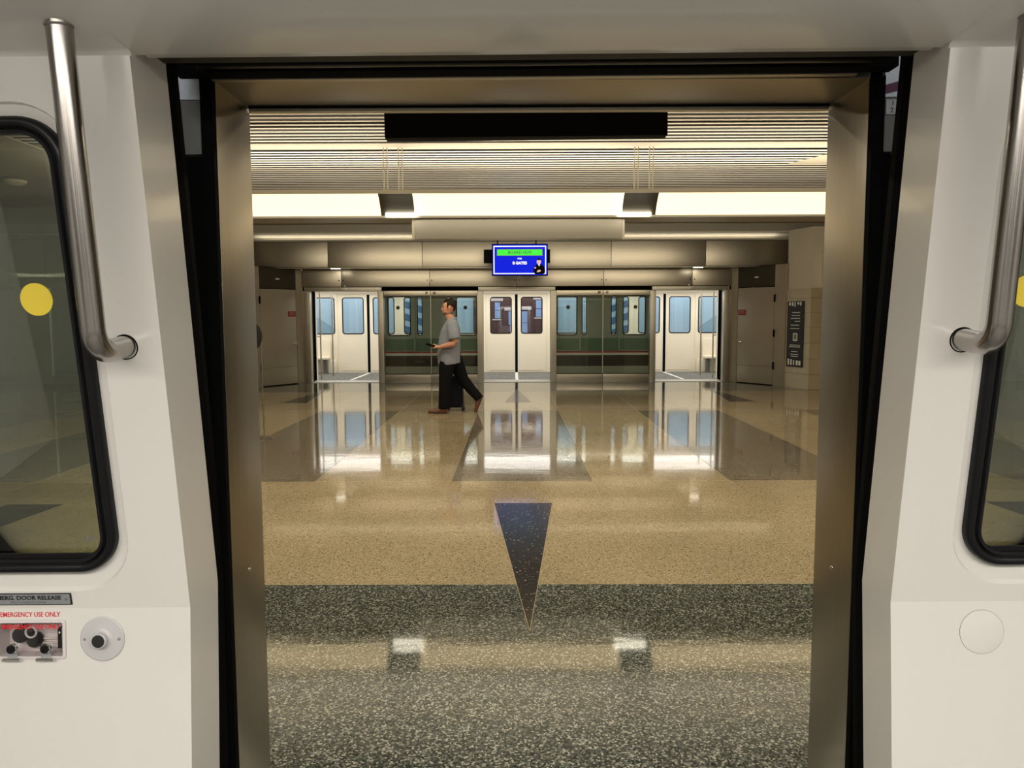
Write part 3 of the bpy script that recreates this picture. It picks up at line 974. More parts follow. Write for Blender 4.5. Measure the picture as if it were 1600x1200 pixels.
for (lx0, lx1, lz0, lz1) in ((-0.74, -0.38, 1.96, 2.04), (-0.34, -0.06, 1.68, 1.77), (-0.70, -0.44, 1.40, 1.44), (0.10, 0.45, 1.70, 1.80), (0.50, 0.80, 2.0, 2.08), (0.53, 0.78, 1.44, 1.48)):
    mural('lintel', lx0, lx1, lz0, lz1, M['lintel'])
for (lx0, lx1, lz0, lz1) in ((-0.62, -0.47, 1.70, 1.92), (-0.62, -0.47, 1.46, 1.685), (-0.22, -0.06, 1.26, 1.66), (-0.18, -0.06, 1.0, 1.245), (0.12, 0.33, 1.33, 1.66), (0.12, 0.33, 0.98, 1.315), (0.58, 0.74, 1.74, 1.98), (0.58, 0.74, 1.50, 1.725)):
    mural('blue_window', lx0, lx1, lz0, lz1, M['bluepane'])
for s in (-1, 1):
    for k in range(5):
        z = 0.7 + 0.36 * k
        sg = [(s * 2.1, z), (s * 3.4, z + 0.42), (s * 3.4, z + 0.60), (s * 2.1, z + 0.18)]
        extrude_poly('blue_stripe', [(x, 22.58, zz) for x, zz in sg], (0, 0.015, 0), M['bluedark'], tw)
    extrude_poly('slope_field', [(s * 6.2, 22.585, 0.9), (s * 5.05, 22.585, 0.9), (s * 5.05, 22.585, 1.0), (s * 6.2, 22.585, 1.75)], (0, 0.01, 0), M['bluemid'], tw)
box('tunnel_floor', (-12, 12), (17.9, 22.7), (-0.6, -0.5), M['tunnel'], tw)
box('tunnel_roof', (-12, 12), (17.7, 22.7), (3.9, 4.0), M['tunnel'], tw)

# ================================================================== NEAR PLATFORM DOOR FRAME
PX = 0.812
PY0, PY1, PZ = 1.965, 2.215, 2.086
d1 = empty('door_1', (0, 2.08, 0), 'brushed steel frame of the open platform doorway in front of us', 'door frame', 'structure')
for s in (-1, 1):
    j = box('jamb', tuple(sorted((s * PX, s * (PX + 0.10)))), (PY0, PY1), (0, PZ + 0.1), M['steel_h'], d1, bevel=0.003)
    lathe('screw', [(0.006, 0), (0.006, 0.001), (0.003, 0.003)], (s * PX, 2.09, 0.80), (-s, 0, 0), M['chrome'], j, 12)
    box('edge_gasket', tuple(sorted((s * (PX + 0.001), s * (PX + 0.031)))), (PY0 - 0.022, PY0), (0, PZ), M['black'], d1)
    box('front_panel', tuple(sorted((s * (PX + 0.032), s * (PX + 0.20)))), (PY0 - 0.012, PY0), (0, 1.90), M['black'], d1)
    gp = box('grey_plate', tuple(sorted((s * (PX + 0.032), s * (PX + 0.20)))), (PY0 - 0.016, PY0), (1.905, 2.035), M['greyplate'], d1)
    box('metal_plate', tuple(sorted((s * (PX + 0.032), s * (PX + 0.20)))), (PY0 - 0.016, PY0), (2.037, 2.30), M['alu'], d1)
    if s > 0:
        box('number_sticker', (PX + 0.036, PX + 0.13), (PY0 - 0.018, PY0 - 0.016), (1.995, 2.030), M['socket'], gp)
        text('number', '1', 0.016, (PX + 0.048, PY0 - 0.0185, 2.021), (1, 0, 0), (0, 0, 1), M['ink'], gp)
        text('number', '2', 0.016, (PX + 0.046, PY0 - 0.0185, 2.004), (1, 0, 0), (0, 0, 1), M['ink'], gp)
        extrude_poly('purple_stripe', [(PX + 0.032, PY0 - 0.018, 2.045), (PX + 0.2, PY0 - 0.018, 2.085), (PX + 0.2, PY0 - 0.018, 2.11), (PX + 0.032, PY0 - 0.018, 2.065)], (0, 0.002, 0), M['purple'], d1)
box('header', (-PX - 0.1, PX + 0.1), (PY0, PY1), (PZ, PZ + 0.30), M['steel_h'], d1, bevel=0.003)
box('header_lip', (-PX + 0.002, PX - 0.002), (PY1 - 0.012, PY1 + 0.012), (PZ - 0.012, PZ - 0.001), M['steel_d'], d1)
box('header_shadow_gap', (-PX + 0.002, PX - 0.002), (PY1 - 0.018, PY1 - 0.013), (PZ - 0.004, PZ + 0.001), M['black'], d1)
# near side screen glass beside the doorway and cladding above it
wf = empty('wall_front', (0, 2.1, 0), 'near screen wall of the platform beside the open doorway', 'wall', 'structure')
for s in (-1, 1):
    box('pane', tuple(sorted((s * (PX + 0.12), s * 3.0))), (2.09, 2.10), (0.2, 2.0), M['glass_screen'], wf)
    box('base_panel', tuple(sorted((s * (PX + 0.1), s * 3.0))), (2.06, 2.14), (0, 0.19), M['steel_d'], wf)
    box('head_panel', tuple(sorted((s * (PX + 0.1), s * 3.0))), (2.06, 2.14), (2.0, 2.10), M['steel_d'], wf)
    box('post', tuple(sorted((s * 3.0, s * 3.13))), (2.0, 2.18), (0, 2.1), M['steel_d'], wf)
    box('side_panel', tuple(sorted((s * 4.7, s * XW))), (2.06, 2.14), (0, 3.3), M['steel_d'], wf)
box('upper_cladding', (-XW, XW), (2.10, 2.16), (2.20, 3.8), M['steel_d'], wf)

# ================================================================== THE CAR WE STAND IN
ZK, ZT = 0.835, 2.03


def yw(z):
    if z <= ZK:
        return 1.73 - 0.085 * (ZK - z)
    return 1.73 - 0.16 * (z - ZK) / (ZT - ZK)


CAR0 = set(o.name for o in bpy.data.objects)
LEAN = Vector((0, -0.16, ZT - ZK)).normalized()       # up along the leaning wall
NRM = Vector((0, -LEAN.z, LEAN.y)).normalized()        # towards the cabin (-y)
NLO = Vector((0, -1, 0.085)).normalized()
RX = 0.812
WX0, WZ0, WZ1 = 0.962, 0.925, 1.912                    # window seal outline


def on_wall(x, z, out=0.0):
    p = Vector((x, yw(z), z))
    return p + (NRM if z > ZK else NLO) * out


for s, side in ((-1, 'left'), (1, 'right')):
    XE = 2.9
    win_w = XE - 0.35 - WX0
    wcx, wcz = WX0 + win_w / 2, (WZ0 + WZ1) / 2
    wn = empty('wall_' + ('train_left' if s < 0 else 'train_right'), (s * 1.5, 1.7, 0),
               'white moulded interior wall of the car %s of the doorway' % side, 'wall', 'structure')
    # upper leaning panel with window recess
    rec = rrect(wcx, wcz - 0.010, win_w + 0.05, WZ1 - WZ0 + 0.075, 0.125, 8)
    outer = [(RX, ZK), (XE, ZK), (XE, ZT), (RX, ZT)]
    v, f = plate_with_hole(outer, rec)
    mesh('upper_panel', [on_wall(s * x, z) for x, z in v], f, M['white'], wn)
    # moulded recess running in to the seal
    rin = rrect(wcx, wcz, win_w - 0.004, WZ1 - WZ0 - 0.004, 0.090, 8)
    rmid = [((a[0] + b[0]) / 2, (a[1] + b[1]) / 2) for a, b in zip(rec, rin)]
    ring_between('window_recess', [[on_wall(s * x, z) for x, z in rec],
                                   [on_wall(s * (x * 0.85 + x2 * 0.15), z * 0.85 + z2 * 0.15, -0.008) for (x, z), (x2, z2) in zip(rec, rin)],
                                   [on_wall(s * x, z, -0.012) for x, z in rin],
                                   [on_wall(s * x, z, -0.05) for x, z in rin]], M['white'], wn, smooth=40)
    # lower upright panel
    lo_out = [(RX, 0), (XE, 0), (XE, ZK), (RX, ZK)]
    if s < 0:
        v, f = plate_with_hole(lo_out, rrect(1.181, 0.7640, 0.150, 0.080, 0.004, 3))
    else:
        v, f = lo_out, [(0, 1, 2, 3)]
    mesh('lower_panel', [on_wall(s * x, min(z, ZK)) for x, z in v], f, M['white'], wn)
    # reveal beside the doorway, leaning with the wall
    DR = 0.172 if s < 0 else 0.150
    rv, rf = [], []
    zs = [0, 0.4, ZK - 0.05, ZK, ZK + 0.05, 1.2, 1.6, ZT, 2.12]
    for z in zs:
        yy = yw(z)
        rv += [(s * RX, yy if z < 2.1 else yw(ZT), min(z, 2.034)), (s * (RX + 0.002), yy + DR, z), (s * (RX + 0.012), yy + DR + 0.004, z)]
    for i in range(len(zs) - 1):
        for k in range(2):
            rf.append((i * 3 + k, i * 3 + k + 1, i * 3 + 4 + k, i * 3 + 3 + k))
    mesh('door_reveal', rv, rf, M['white'], wn)
    # soft swelling where the grab rail lands
    # black door seal beyond the reveal
    sv, sf = [], []
    for z in (0, ZK, 2.14):
        yy = yw(z)
        sv += [(s * (RX + 0.003), yy + DR + 0.004, z), (s * (RX - 0.002), yy + DR + 0.028, z), (s * (RX + 0.003), yy + DR + 0.062, z), (s * (RX + 0.045), yy + DR + 0.062, z), (s * (RX + 0.045), yy + DR + 0.004, z)]
    for i in range(2):
        for k in range(5):
            k2 = (k + 1) % 5
            sf.append((i * 5 + k, i * 5 + k2, i * 5 + 5 + k2, i * 5 + 5 + k))
    mesh('door_seal', sv, sf, M['black'], wn)
    # window: seal and pane
    wd = empty('window_%d' % (1 if s < 0 else 2), tuple(on_wall(s * wcx, wcz)), 'black framed tinted side window of the car %s of the doorway' % side, 'window', 'structure')
    o1 = rrect(wcx, wcz, win_w, WZ1 - WZ0, 0.092, 10)
    loops = []
    for (ins, out) in ((0.0, -0.02), (0.0, 0.004), (0.006, 0.011), (0.014, 0.012), (0.020, 0.006), (0.023, 0.003), (0.027, 0.008), (0.034, 0.006), (0.036, -0.012)):
        l = rrect(wcx, wcz, win_w - 2 * ins, WZ1 - WZ0 - 2 * ins, 0.092 - ins, 10)
        loops.append([on_wall(s * x, z, out) for x, z in l])
    ring_between('window_seal', loops, M['gasket'], wd, smooth=60)
    pin = rrect(wcx, wcz, win_w - 0.066, WZ1 - WZ0 - 0.066, 0.06, 10)
    pn = extrude_poly('pane', [on_wall(s * x, z, -0.008) for x, z in pin], NRM * -0.006, M['glass_near'], wd)
    box_in = WZ0 + 0.036
    dx = -1.07 if s < 0 else 1.035
    dcl = extrude_poly('yellow_decal', [on_wall(dx + a, 1.545 + b, -0.0065) for a, b in circle(0, 0, 0.0345, 36)], NRM * 0.0008, M['yellow'], pn)
    tag(dcl, 'round yellow sticker on the glass')
    if s < 0:
        text('etched_mark', 'KIR', 0.018, on_wall(-1.012, 1.003, -0.0065), (-1, 0, 0), LEAN, M['greyink'], pn)
    # sliding sash rail along the bottom of the pane
    extrude_poly('sash_rail', [on_wall(s * (WX0 + 0.06), WZ0 + 0.030, -0.004), on_wall(s * (WX0 + win_w - 0.06), WZ0 + 0.030, -0.004), on_wall(s * (WX0 + win_w - 0.06), WZ0 + 0.046, -0.004), on_wall(s * (WX0 + 0.06), WZ0 + 0.046, -0.004)], NRM * 0.006, M['gasket'], wd)

# header over the doorway and soffit along the top of the wall
t1 = empty('trim_1', (0, 1.5, 2.05), 'grey-white moulded soffit above the doorway and windows', 'trim', 'structure')


def strip(name, prof, x0, x1, m, parent, smooth=40):
    v, f = [], []
    for (yy, zz) in prof:
        v += [(x0, yy, zz), (x1, yy, zz)]
    for i in range(len(prof) - 1):
        f.append((2 * i, 2 * i + 1, 2 * i + 3, 2 * i + 2))
    return mesh(name, v, f, m, parent, smooth=smooth)


sof = [(1.5715, 2.022), (1.5675, 2.029), (1.558, 2.033), (1.50, 2.038), (1.42, 2.052), (1.30, 2.087), (1.15, 2.14), (1.0, 2.19), (0.85, 2.23)]
for a, b in ((-2.9, -RX - 0.0), (RX + 0.0, 2.9)):
    strip('soffit', sof, a - (0.004 if a > 0 else 0), b + (0.004 if a < 0 else 0), M['white'], t1, 60)
hd = [(1.600, 2.033)] + sof[2:]
strip('door_soffit', hd, -RX, RX, M['white'], t1, 60)
lipz = [(1.585, 2.034), (1.612, 2.031), (1.616, 2.034), (1.612, 2.042), (1.585, 2.044)]
strip('door_lip', lipz, -RX + 0.018, RX - 0.018, M['white'], t1, 60)
t2 = empty('trim_2', (0, 1.8, 2.1), 'black rubber seals and dark channel over the open doorway', 'trim', 'structure')
box('channel_roof', (-RX - 0.05, RX + 0.05), (1.60, 1.73), (2.058, 2.07), mat('dark_channel', (0.03, 0.024, 0.017), 0.7, noise=0.4, nscale=30), t2)
box('channel_back', (-RX - 0.05, RX + 0.05), (1.88, 1.93), (2.085, 2.30), M['black'], t2)
tube('seal_bulb', [(-0.79, 1.772, 2.096), (0.79, 1.772, 2.096)], 0.030, M['black'], t2, 14)
tube('seal_bulb', [(-0.79, 1.850, 2.110), (0.79, 1.850, 2.110)], 0.026, M['gasket'], t2, 14)
box('silver_strip', (-0.79, 0.79), (1.935, 1.955), (2.083, 2.092), M['steel_d'], t2, bevel=0.002)
for k in range(9):
    xx = -0.72 + k * 0.18
    lathe('seal_bolt', [(0.006, 0), (0.006, 0.003), (0.003, 0.005)], (xx, 1.751, 2.073), (0, -0.7, -0.7), M['greyplate'], t2, 10)

# rest of the cabin around and behind us
ct = empty('ceiling_train', (0, 0.2, 2.24), 'white ceiling of the car we stand in', 'ceiling', 'structure')
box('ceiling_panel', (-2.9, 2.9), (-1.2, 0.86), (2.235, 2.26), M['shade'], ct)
for yy in (-0.30, -0.90):
    box('lamp_cover', (-2.5, 2.5), (yy - 0.09, yy + 0.09), (2.222, 2.234), M['lightcream'], ct)
ft = empty('floor_train', (0, 0.4, 0), 'grey speckled floor of the car we stand in', 'floor', 'structure')
box('floor_panel', (-2.9, 2.9), (-1.2, 1.93), (-0.05, -0.002), M['carfloor'], ft)
wbk = empty('wall_train_back', (0, -1.1, 0), 'white rear side wall of the car with windows', 'wall', 'structure')
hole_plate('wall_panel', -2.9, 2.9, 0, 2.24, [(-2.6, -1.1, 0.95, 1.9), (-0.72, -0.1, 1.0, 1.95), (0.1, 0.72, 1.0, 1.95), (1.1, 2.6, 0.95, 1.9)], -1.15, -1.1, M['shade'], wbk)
box('outside_dark', (-2.9, 2.9), (-1.3, -1.25), (0, 2.24), M['tunnel'], wbk)
for s, nm in ((-1, 'wall_train_end'), (1, 'wall_train_front')):
    we = empty(nm, (s * 2.95, 0.3, 0), 'white end wall of the car at the %s' % ('left' if s < 0 else 'right'), 'wall', 'structure')
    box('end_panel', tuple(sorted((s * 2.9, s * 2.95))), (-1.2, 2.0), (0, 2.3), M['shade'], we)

# ------------------------------------------------------------------ grab rails
for s in (-1, 1):
    xx = -0.890 if s < 0 else 0.905
    hr = empty('grab_rail', (xx, 1.6, 1.43), 'brushed steel grab rail bent into the wall %s of the doorway' % ('left' if s < 0 else 'right'), 'grab rail', group='grab rails beside the doorway')
    pth = arc_path([(xx, 1.672, 1.447), (xx, 1.530, 1.432), (xx, 1.467, 2.060)], 0.052, 10)
    # finer straight runs
    tube('rail_tube', pth, 0.0235, M['rail'], hr, 24)
    c = on_wall(xx, 1.443, 0.0)
    lathe('wall_socket', [(0.0275, -0.004), (0.0275, 0.0015), (0.0255, 0.0025), (0.0255, -0.004)], c, NRM, M['black'], hr, 28)
    lathe('top_collar', [(0.0255, 0), (0.0255, 0.003), (0.0242, 0.004)], (xx, 1.4685, 2.0445), (0, 0.1, -1), M['greyplate'], hr, 28)

# ------------------------------------------------------------------ emergency release group (left)
lp = empty('label_plate', (-1.1980, 1.73, 0.859), 'grey engraved plate reading EMERG. DOOR RELEASE below the left window', 'label')
UP = LEAN


def wl(x, dz, out=0.0):
    """point on the leaning wall: dz metres above z 0.859 along the wall"""
    return on_wall(x, 0.859, out) + LEAN * dz


def plate(name, x0, x1, a, b, o0, o1, m, parent, bevel=0.0):
    return extrude_poly(name, [wl(x0, a, o0), wl(x1, a, o0), wl(x1, b, o0), wl(x0, b, o0)], NRM * (o1 - o0), m, parent, bevel=bevel)


plate('plate_edge', -1.3230, -1.0840, -0.0145, 0.0145, 0.0, 0.002, M['ink'], lp)
plate('plate_face', -1.3200, -1.0875, -0.0125, 0.0125, 0.002, 0.0025, M['plate'], lp)
text('title_text', 'EMERG. DOOR RELEASE', 0.0140, wl(-1.2640, 0.0036, 0.003), (1, 0, 0), LEAN, M['ink'], lp, 'LEFT', 0.0003, 0.156)
text('small_text', 'PULL TO UNLOCK DOOR', 0.0068, wl(-1.2260, -0.0075, 0.003), (1, 0, 0), LEAN, M['greyink'], lp, 'LEFT', 0.0, 0.082)
for xx in (-1.0960, -1.3165):
    lathe('screw', [(0.003, 0), (0.003, 0.001), (0.0015, 0.0018)], wl(xx, 0.0, 0.0025), NRM, M['greyplate'], lp, 10)

ZB = 0.7640
YL = yw(ZB)
ws = empty('warning_lettering', (-1.19, YL, 0.81), 'red lettering EMERGENCY USE ONLY on the white wall above the clear box', 'lettering')
text('lettering', 'EMERGENCY USE ONLY', 0.0158, on_wall(-1.2545, 0.8205, 0.0006), (1, 0, 0), (0, 0.085, 1), M['red'], ws, 'LEFT', 0.0001, 0.139)

# the box is modelled upright around the wall plane y = 0 and then tilted with the wall
eb = empty('release_box', (0, 0, 0), 'recessed emergency release box with clear hinged cover and black knobs', 'release box')
bx = (-0.080, 0.080)
bz = (-0.045, 0.045)
ol = rrect(0, 0, 0.160, 0.090, 0.006, 4)
il = rrect(0, 0, 0.148, 0.078, 0.004, 4)
ring_between('box_frame', [[(a, 0.0005, b) for a, b in ol], [(a, -0.004, b) for a, b in ol], [(a, -0.005, b) for a, b in il], [(a * 0.985, 0.034, b * 0.975) for a, b in il]], M['boxin'], eb, smooth=30)
box('box_back', (-0.074, 0.074), (0.033, 0.036), (-0.039, 0.039), M['boxin'], eb)
for k in range(3):
    box('shelf_ridge', (-0.018, 0.048), (0.024, 0.033), (-0.028 + 0.010 * k, -0.0255 + 0.010 * k), M['white'], eb)
lathe('release_knob', [(0.020, 0), (0.020, 0.008), (0.013, 0.012), (0.013, 0.016), (0.018, 0.019), (0.018, 0.026), (0.010, 0.029)], (-0.036, 0.034, 0.006), (0.12, -1, 0), M['gasket'], eb, 24)
lathe('release_knob', [(0.016, 0), (0.019, 0.014), (0.012, 0.022)], (-0.008, 0.034, -0.010), (0.1, -1, 0.2), M['gasket'], eb, 20)
tube('pull_ring', [(-0.006 + 0.0125 * math.cos(a * 0.314), 0.006, 0.014 + 0.0125 * math.sin(a * 0.314)) for a in range(20)], 0.0024, M['socket'], eb, 8, closed=True)
box('latch', (0.056, 0.066), (0.006, 0.033), (-0.024, 0.024), M['gasket'], eb, bevel=0.001)
lathe('latch_rivet', [(0.003, 0), (0.003, 0.002), (0.001, 0.003)], (0.061, 0.006, 0.012), (0, -1, 0), M['chrome'], eb, 10)
tube('latch_wire', arc_path([(0.068, 0.004, 0.026), (0.069, 0.004, -0.028), (0.050, 0.004, -0.028)], 0.006, 5), 0.0015, M['chrome'], eb, 8)
cv = box('cover', (-0.075, 0.075), (-0.004, -0.002), (-0.041, 0.039), M['clear'], eb)
text('cover_lettering', 'EMERGENCY USE ONLY', 0.0145, (-0.0685, -0.0046, 0.0295), (1, 0, 0), (0, 0, 1), M['red'], cv, 'LEFT', 0.0003, 0.137)
for xx in (-0.042, 0.036):
    hg = box('hinge', (xx - 0.0205, xx + 0.0205), (-0.010, -0.003), (-0.0475, -0.041), M['chrome'], eb, bevel=0.001)
    tube('hinge_pin', [(xx - 0.0205, -0.010, -0.0455), (xx + 0.0205, -0.010, -0.0455)], 0.003, M['chrome'], hg, 10)
    extrude_poly('hinge_leaf', [(xx - 0.013, -0.0055, -0.042), (xx + 0.013, -0.0055, -0.042), (xx + 0.010, -0.0055, -0.030), (xx - 0.010, -0.0055, -0.030)], (0, 0.001, 0), M['plate'], hg)
    lathe('hinge_boss', [(0.0120, 0), (0.0120, 0.005), (0.0105, 0.007)], (xx, -0.0045, -0.020), (0, -1, 0), M['chrome'], hg, 22)
    lathe('hinge_cap', [(0.0100, 0), (0.0095, 0.002), (0.005, 0.003)], (xx, -0.0115, -0.020), (0, -1, 0), M['gasket'], hg, 22)

sk = empty('key_socket', (0, 0, 0), 'round grey wall plate with black key socket beside the clear box', 'socket')
lathe('wall_plate', [(0.0515, 0), (0.0515, 0.0025), (0.0495, 0.0038), (0.026, 0.005), (0.021, 0.0065), (0.0185, 0.009)], (0, -0.0002, 0), (0, -1, 0), M['socket'], sk, 48)
lathe('collar', [(0.0175, 0), (0.0175, 0.014), (0.0162, 0.0152), (0.0145, 0.0152)], (0, -0.006, 0), (0, -1, 0), M['socket'], sk, 32)
lathe('black_core', [(0.0147, 0), (0.0147, 0.0157), (0.012, 0.016)], (0, -0.006, 0), (0, -1, 0), M['ink'], sk, 32)
for dx in (-0.040, 0.040):
    lathe('screw', [(0.0036, 0), (0.0036, 0.0016), (0.002, 0.002)], (dx, -0.0036, 0), (0, -1, 0), M['plate'], sk, 12)

ac = empty('access_cover', (0, 0, 0), 'round flush white cover in the wall below the right window', 'cover')
lathe('cover_disc', [(0.0506, 0), (0.0506, 0.0009), (0.0503, 0.0010)], (0, 0, 0), (0, -1, 0), M['white'], ac, 56)
lathe('joint_ring', [(0.0514, 0), (0.0514, 0.0004), (0.0511, 0.0005)], (0, 0, 0), (0, -1, 0), M['greyplate'], ac, 56)
for o, x, z in ((eb, -1.181, ZB), (sk, -1.016, 0.764), (ac, 1.022, 0.764)):
    o.location = (x, yw(z), z)
    o.rotation_euler = (-math.atan(0.085), 0, 0)

# the car stands a touch to the left of the doorway and rolls a little on its tyres
CARM = Matrix.Translation((-0.014, 0, 1.0)) @ Matrix.Rotation(R(-0.30), 4, 'Y') @ Matrix.Translation((0, 0, -1.0))
for o in list(bpy.data.objects):
    if o.name not in CAR0 and o.parent is None and o.type == 'EMPTY':
        m4 = CARM @ (Matrix.Translation(o.location) @ o.rotation_euler.to_matrix().to_4x4())
        o.location = m4.to_translation()
        o.rotation_euler = m4.to_euler()

# ================================================================== STAND AT THE LEFT, half hidden by the jamb
st = empty('sign_stand', (-3.30, 9.46, 0), 'slim floor stand with black rounded head half hidden by the left jamb', 'stand')
lathe('base', [(0.175, 0), (0.175, 0.010), (0.15, 0.016), (0.03, 0.022)], (-3.25, 9.46, 0.0), (0, 0, 1), M['steel_d'], st, 32)
tube('pole', [(-3.182, 9.46, 0.012), (-3.182, 9.46, 1.2)], 0.008, M['steel_d'], st, 10)
hd_ = [( -3.285 + 0.115 * math.cos(a * 0.2618), 1.27 + 0.17 * math.sin(a * 0.2618)) for a in range(24)]
extrude_poly('head', [(x, 9.44, z) for x, z in hd_], (0, 0.03, 0), M['ink'], st, bevel=0.006)


# ================================================================== PERSON
def loft_geo(path, rad, n=14, ref=(0, 1, 0)):
    """closed elliptical tube: rad entries (ra, rb); ra lies along ref, rb across it"""
    path = [Vector(p) for p in path]
    V, F = [], []
    rf = Vector(ref)
    for i, p in enumerate(path):
        t = (path[min(i + 1, len(path) - 1)] - path[max(i - 1, 0)]).normalized()
        a = rf - t * rf.dot(t)
        if a.length < 1e-3:
            a = Vector((1, 0, 0)) - t * t.x
        a.normalize()
        b = t.cross(a)
        r = rad[i]
        ra, rb = r if isinstance(r, tuple) else (r, r)
        for k in range(n):
            th = 2 * math.pi * k / n
            V.append(p + a * (ra * math.cos(th)) + b * (rb * math.sin(th)))
    for i in range(len(path) - 1):
        for k in range(n):
            k2 = (k + 1) % n
            F.append((i * n + k, i * n + k2, (i + 1) * n + k2, (i + 1) * n + k))
    F.append(tuple(range(n - 1, -1, -1)))
    F.append(tuple((len(path) - 1) * n + k for k in range(n)))
    return V, F


def ball_geo(c, r, n=14):
    rx, ry, rz = r
    V, F = [], []
    m_ = n // 2 + 1
    for i in range(m_):
        ph = math.pi * (i + 0.02) / (m_ - 0.96)
        ph = min(ph, math.pi - 0.05) if i else 0.05
        for k in range(n):
            th = 2 * math.pi * k / n
            V.append(Vector(c) + Vector((rx * math.sin(ph) * math.cos(th), ry * math.sin(ph) * math.sin(th), rz * math.cos(ph))))
    for i in range(m_ - 1):
        for k in range(n):
            k2 = (k + 1) % n
            F.append((i * n + k, i * n + k2, (i + 1) * n + k2, (i + 1) * n + k))
    F.append(tuple(range(n)))
    F.append(tuple((m_ - 1) * n + k for k in range(n - 1, -1, -1)))
    return V, F


def fuse(name, parts, voxel, m, parent, smooth_it=3):
    V, F = [], []
    for v, f in parts:
        o = len(V)
        V += v
        F += [tuple(i + o for i in q) for q in f]
    me = bpy.data.meshes.new('tmp')
    me.from_pydata([tuple(p) for p in V], [], F)
    bm = bmesh.new()
    bm.from_mesh(me)
    # every part faces outward on its own
    bmesh.ops.recalc_face_normals(bm, faces=bm.faces)
    bm.to_mesh(me)
    bm.free()
    to = bpy.data.objects.new('tmp', me)
    COL.objects.link(to)
    rm = to.modifiers.new('r', 'REMESH')
    rm.mode = 'VOXEL'
    rm.voxel_size = voxel
    if smooth_it:
        sm_ = to.modifiers.new('s', 'SMOOTH')
        sm_.iterations = smooth_it
        sm_.factor = 0.5
    dg = bpy.context.evaluated_depsgraph_get()
    me2 = bpy.data.meshes.new_from_object(to.evaluated_get(dg))
    bpy.data.objects.remove(to)
    bpy.data.meshes.remove(me)
    me2.name = name
    me2.materials.clear()
    me2.materials.append(m)
    o = bpy.data.objects.new(name, me2)
    COL.objects.link(o)
    o.parent = parent
    for p in me2.polygons:
        p.use_smooth = True
    return o


# local frame: -x is forward (walking left), -y is his left side (towards us), z up
pe = empty('person', (-1.08, 11.96, 0), 'man in grey short-sleeved shirt and black trousers walking left looking at phone', 'person')
hipL, kneeL, ankL = (-0.03, -0.09, 0.90), (-0.065, -0.095, 0.48), (-0.095, -0.09, 0.10)
hipR, kneeR, ankR = (0.06, 0.09, 0.90), (0.22, 0.09, 0.49), (0.45, 0.09, 0.235)
shL, elL, wrL = (0.065, -0.205, 1.385), (0.115, -0.245, 1.10), (-0.115, -0.215, 1.045)
shR, elR, wrR = (0.045, 0.205, 1.385), (0.055, 0.275, 1.12), (-0.12, 0.315, 0.93)
body = []
# trunk and neck
body.append(loft_geo([(0.015, 0, 0.82), (0.01, 0, 0.95), (0.01, 0, 1.10), (0.025, 0, 1.28), (0.045, 0, 1.38), (0.04, 0, 1.43)],
                     [(0.13, 0.10), (0.16, 0.13), (0.15, 0.135), (0.165, 0.125), (0.16, 0.09), (0.08, 0.07)], 18))
body.append(loft_geo([(0.045, 0, 1.38), (0.03, 0, 1.46), (0.015, 0, 1.53)], [(0.075, 0.075), (0.06, 0.064), (0.06, 0.066)], 14))
# head: skull, face wedge, jaw, brow, nose, ear
body.append(ball_geo((0.022, 0, 1.672), (0.098, 0.076, 0.104), 18))
body.append(loft_geo([(-0.030, 0, 1.70), (-0.040, 0, 1.63), (-0.040, 0, 1.57), (-0.040, 0, 1.535)], [(0.062, 0.055), (0.062, 0.052), (0.052, 0.046), (0.030, 0.030)], 14))
body.append(loft_geo([(0.035, 0, 1.60), (-0.02, 0, 1.565), (-0.055, 0, 1.545)], [(0.058, 0.04), (0.050, 0.034), (0.024, 0.018)], 12))
body.append(loft_geo([(-0.082, 0, 1.660), (-0.100, 0, 1.632), (-0.108, 0, 1.613), (-0.088, 0, 1.603)], [(0.010, 0.010), (0.013, 0.012), (0.016, 0.013), (0.014, 0.009)], 10))
body.append(loft_geo([(-0.078, -0.045, 1.676), (-0.089, 0, 1.680), (-0.078, 0.045, 1.676)], [0.011, 0.013, 0.011], 8, (0, 0, 1)))
body.append(loft_geo([(-0.080, -0.02, 1.578), (-0.090, 0, 1.580), (-0.080, 0.02, 1.578)], [0.009, 0.011, 0.009], 8, (0, 0, 1)))
for sy in (-1, 1):
    body.append(loft_geo([(0.014, sy * 0.078, 1.600), (0.018, sy * 0.086, 1.635), (0.030, sy * 0.088, 1.660), (0.024, sy * 0.080, 1.672)], [(0.010, 0.012), (0.010, 0.018), (0.010, 0.018), (0.008, 0.010)], 8))
# arms
body.append(loft_geo([shL, ((shL[0] + elL[0]) / 2, -0.235, 1.25), elL], [0.062, 0.055, 0.045], 12))
body.append(loft_geo([elL, (0.03, -0.238, 1.078), wrL], [(0.045, 0.050), (0.042, 0.046), (0.027, 0.032)], 12))
body.append(loft_geo([shR, ((shR[0] + elR[0]) / 2, 0.245, 1.25), elR], [0.062, 0.055, 0.045], 12))
body.append(loft_geo([elR, (-0.03, 0.295, 1.03), wrR], [0.044, 0.042, 0.029], 12))
# left hand round the phone: palm, four fingers below, thumb on top
body.append(loft_geo([wrL, (-0.150, -0.212, 1.043), (-0.195, -0.208, 1.040)], [(0.024, 0.026), (0.036, 0.024), (0.038, 0.018)], 12))
for k, (dy, ln) in enumerate(((-0.034, 0.060), (-0.012, 0.070), (0.010, 0.066), (0.030, 0.052))):
    by = -0.208 + dy
    body.append(loft_geo([(-0.185, by, 1.036), (-0.185 - ln * 0.5, by, 1.030), (-0.185 - ln * 0.9, by + 0.006, 1.042), (-0.185 - ln * 1.0, by + 0.010, 1.062)], [0.0105, 0.0100, 0.0095, 0.0085], 8))
body.append(loft_geo([(-0.150, -0.225, 1.060), (-0.185, -0.225, 1.078), (-0.225, -0.212, 1.086)], [0.0125, 0.0115, 0.0095], 8))
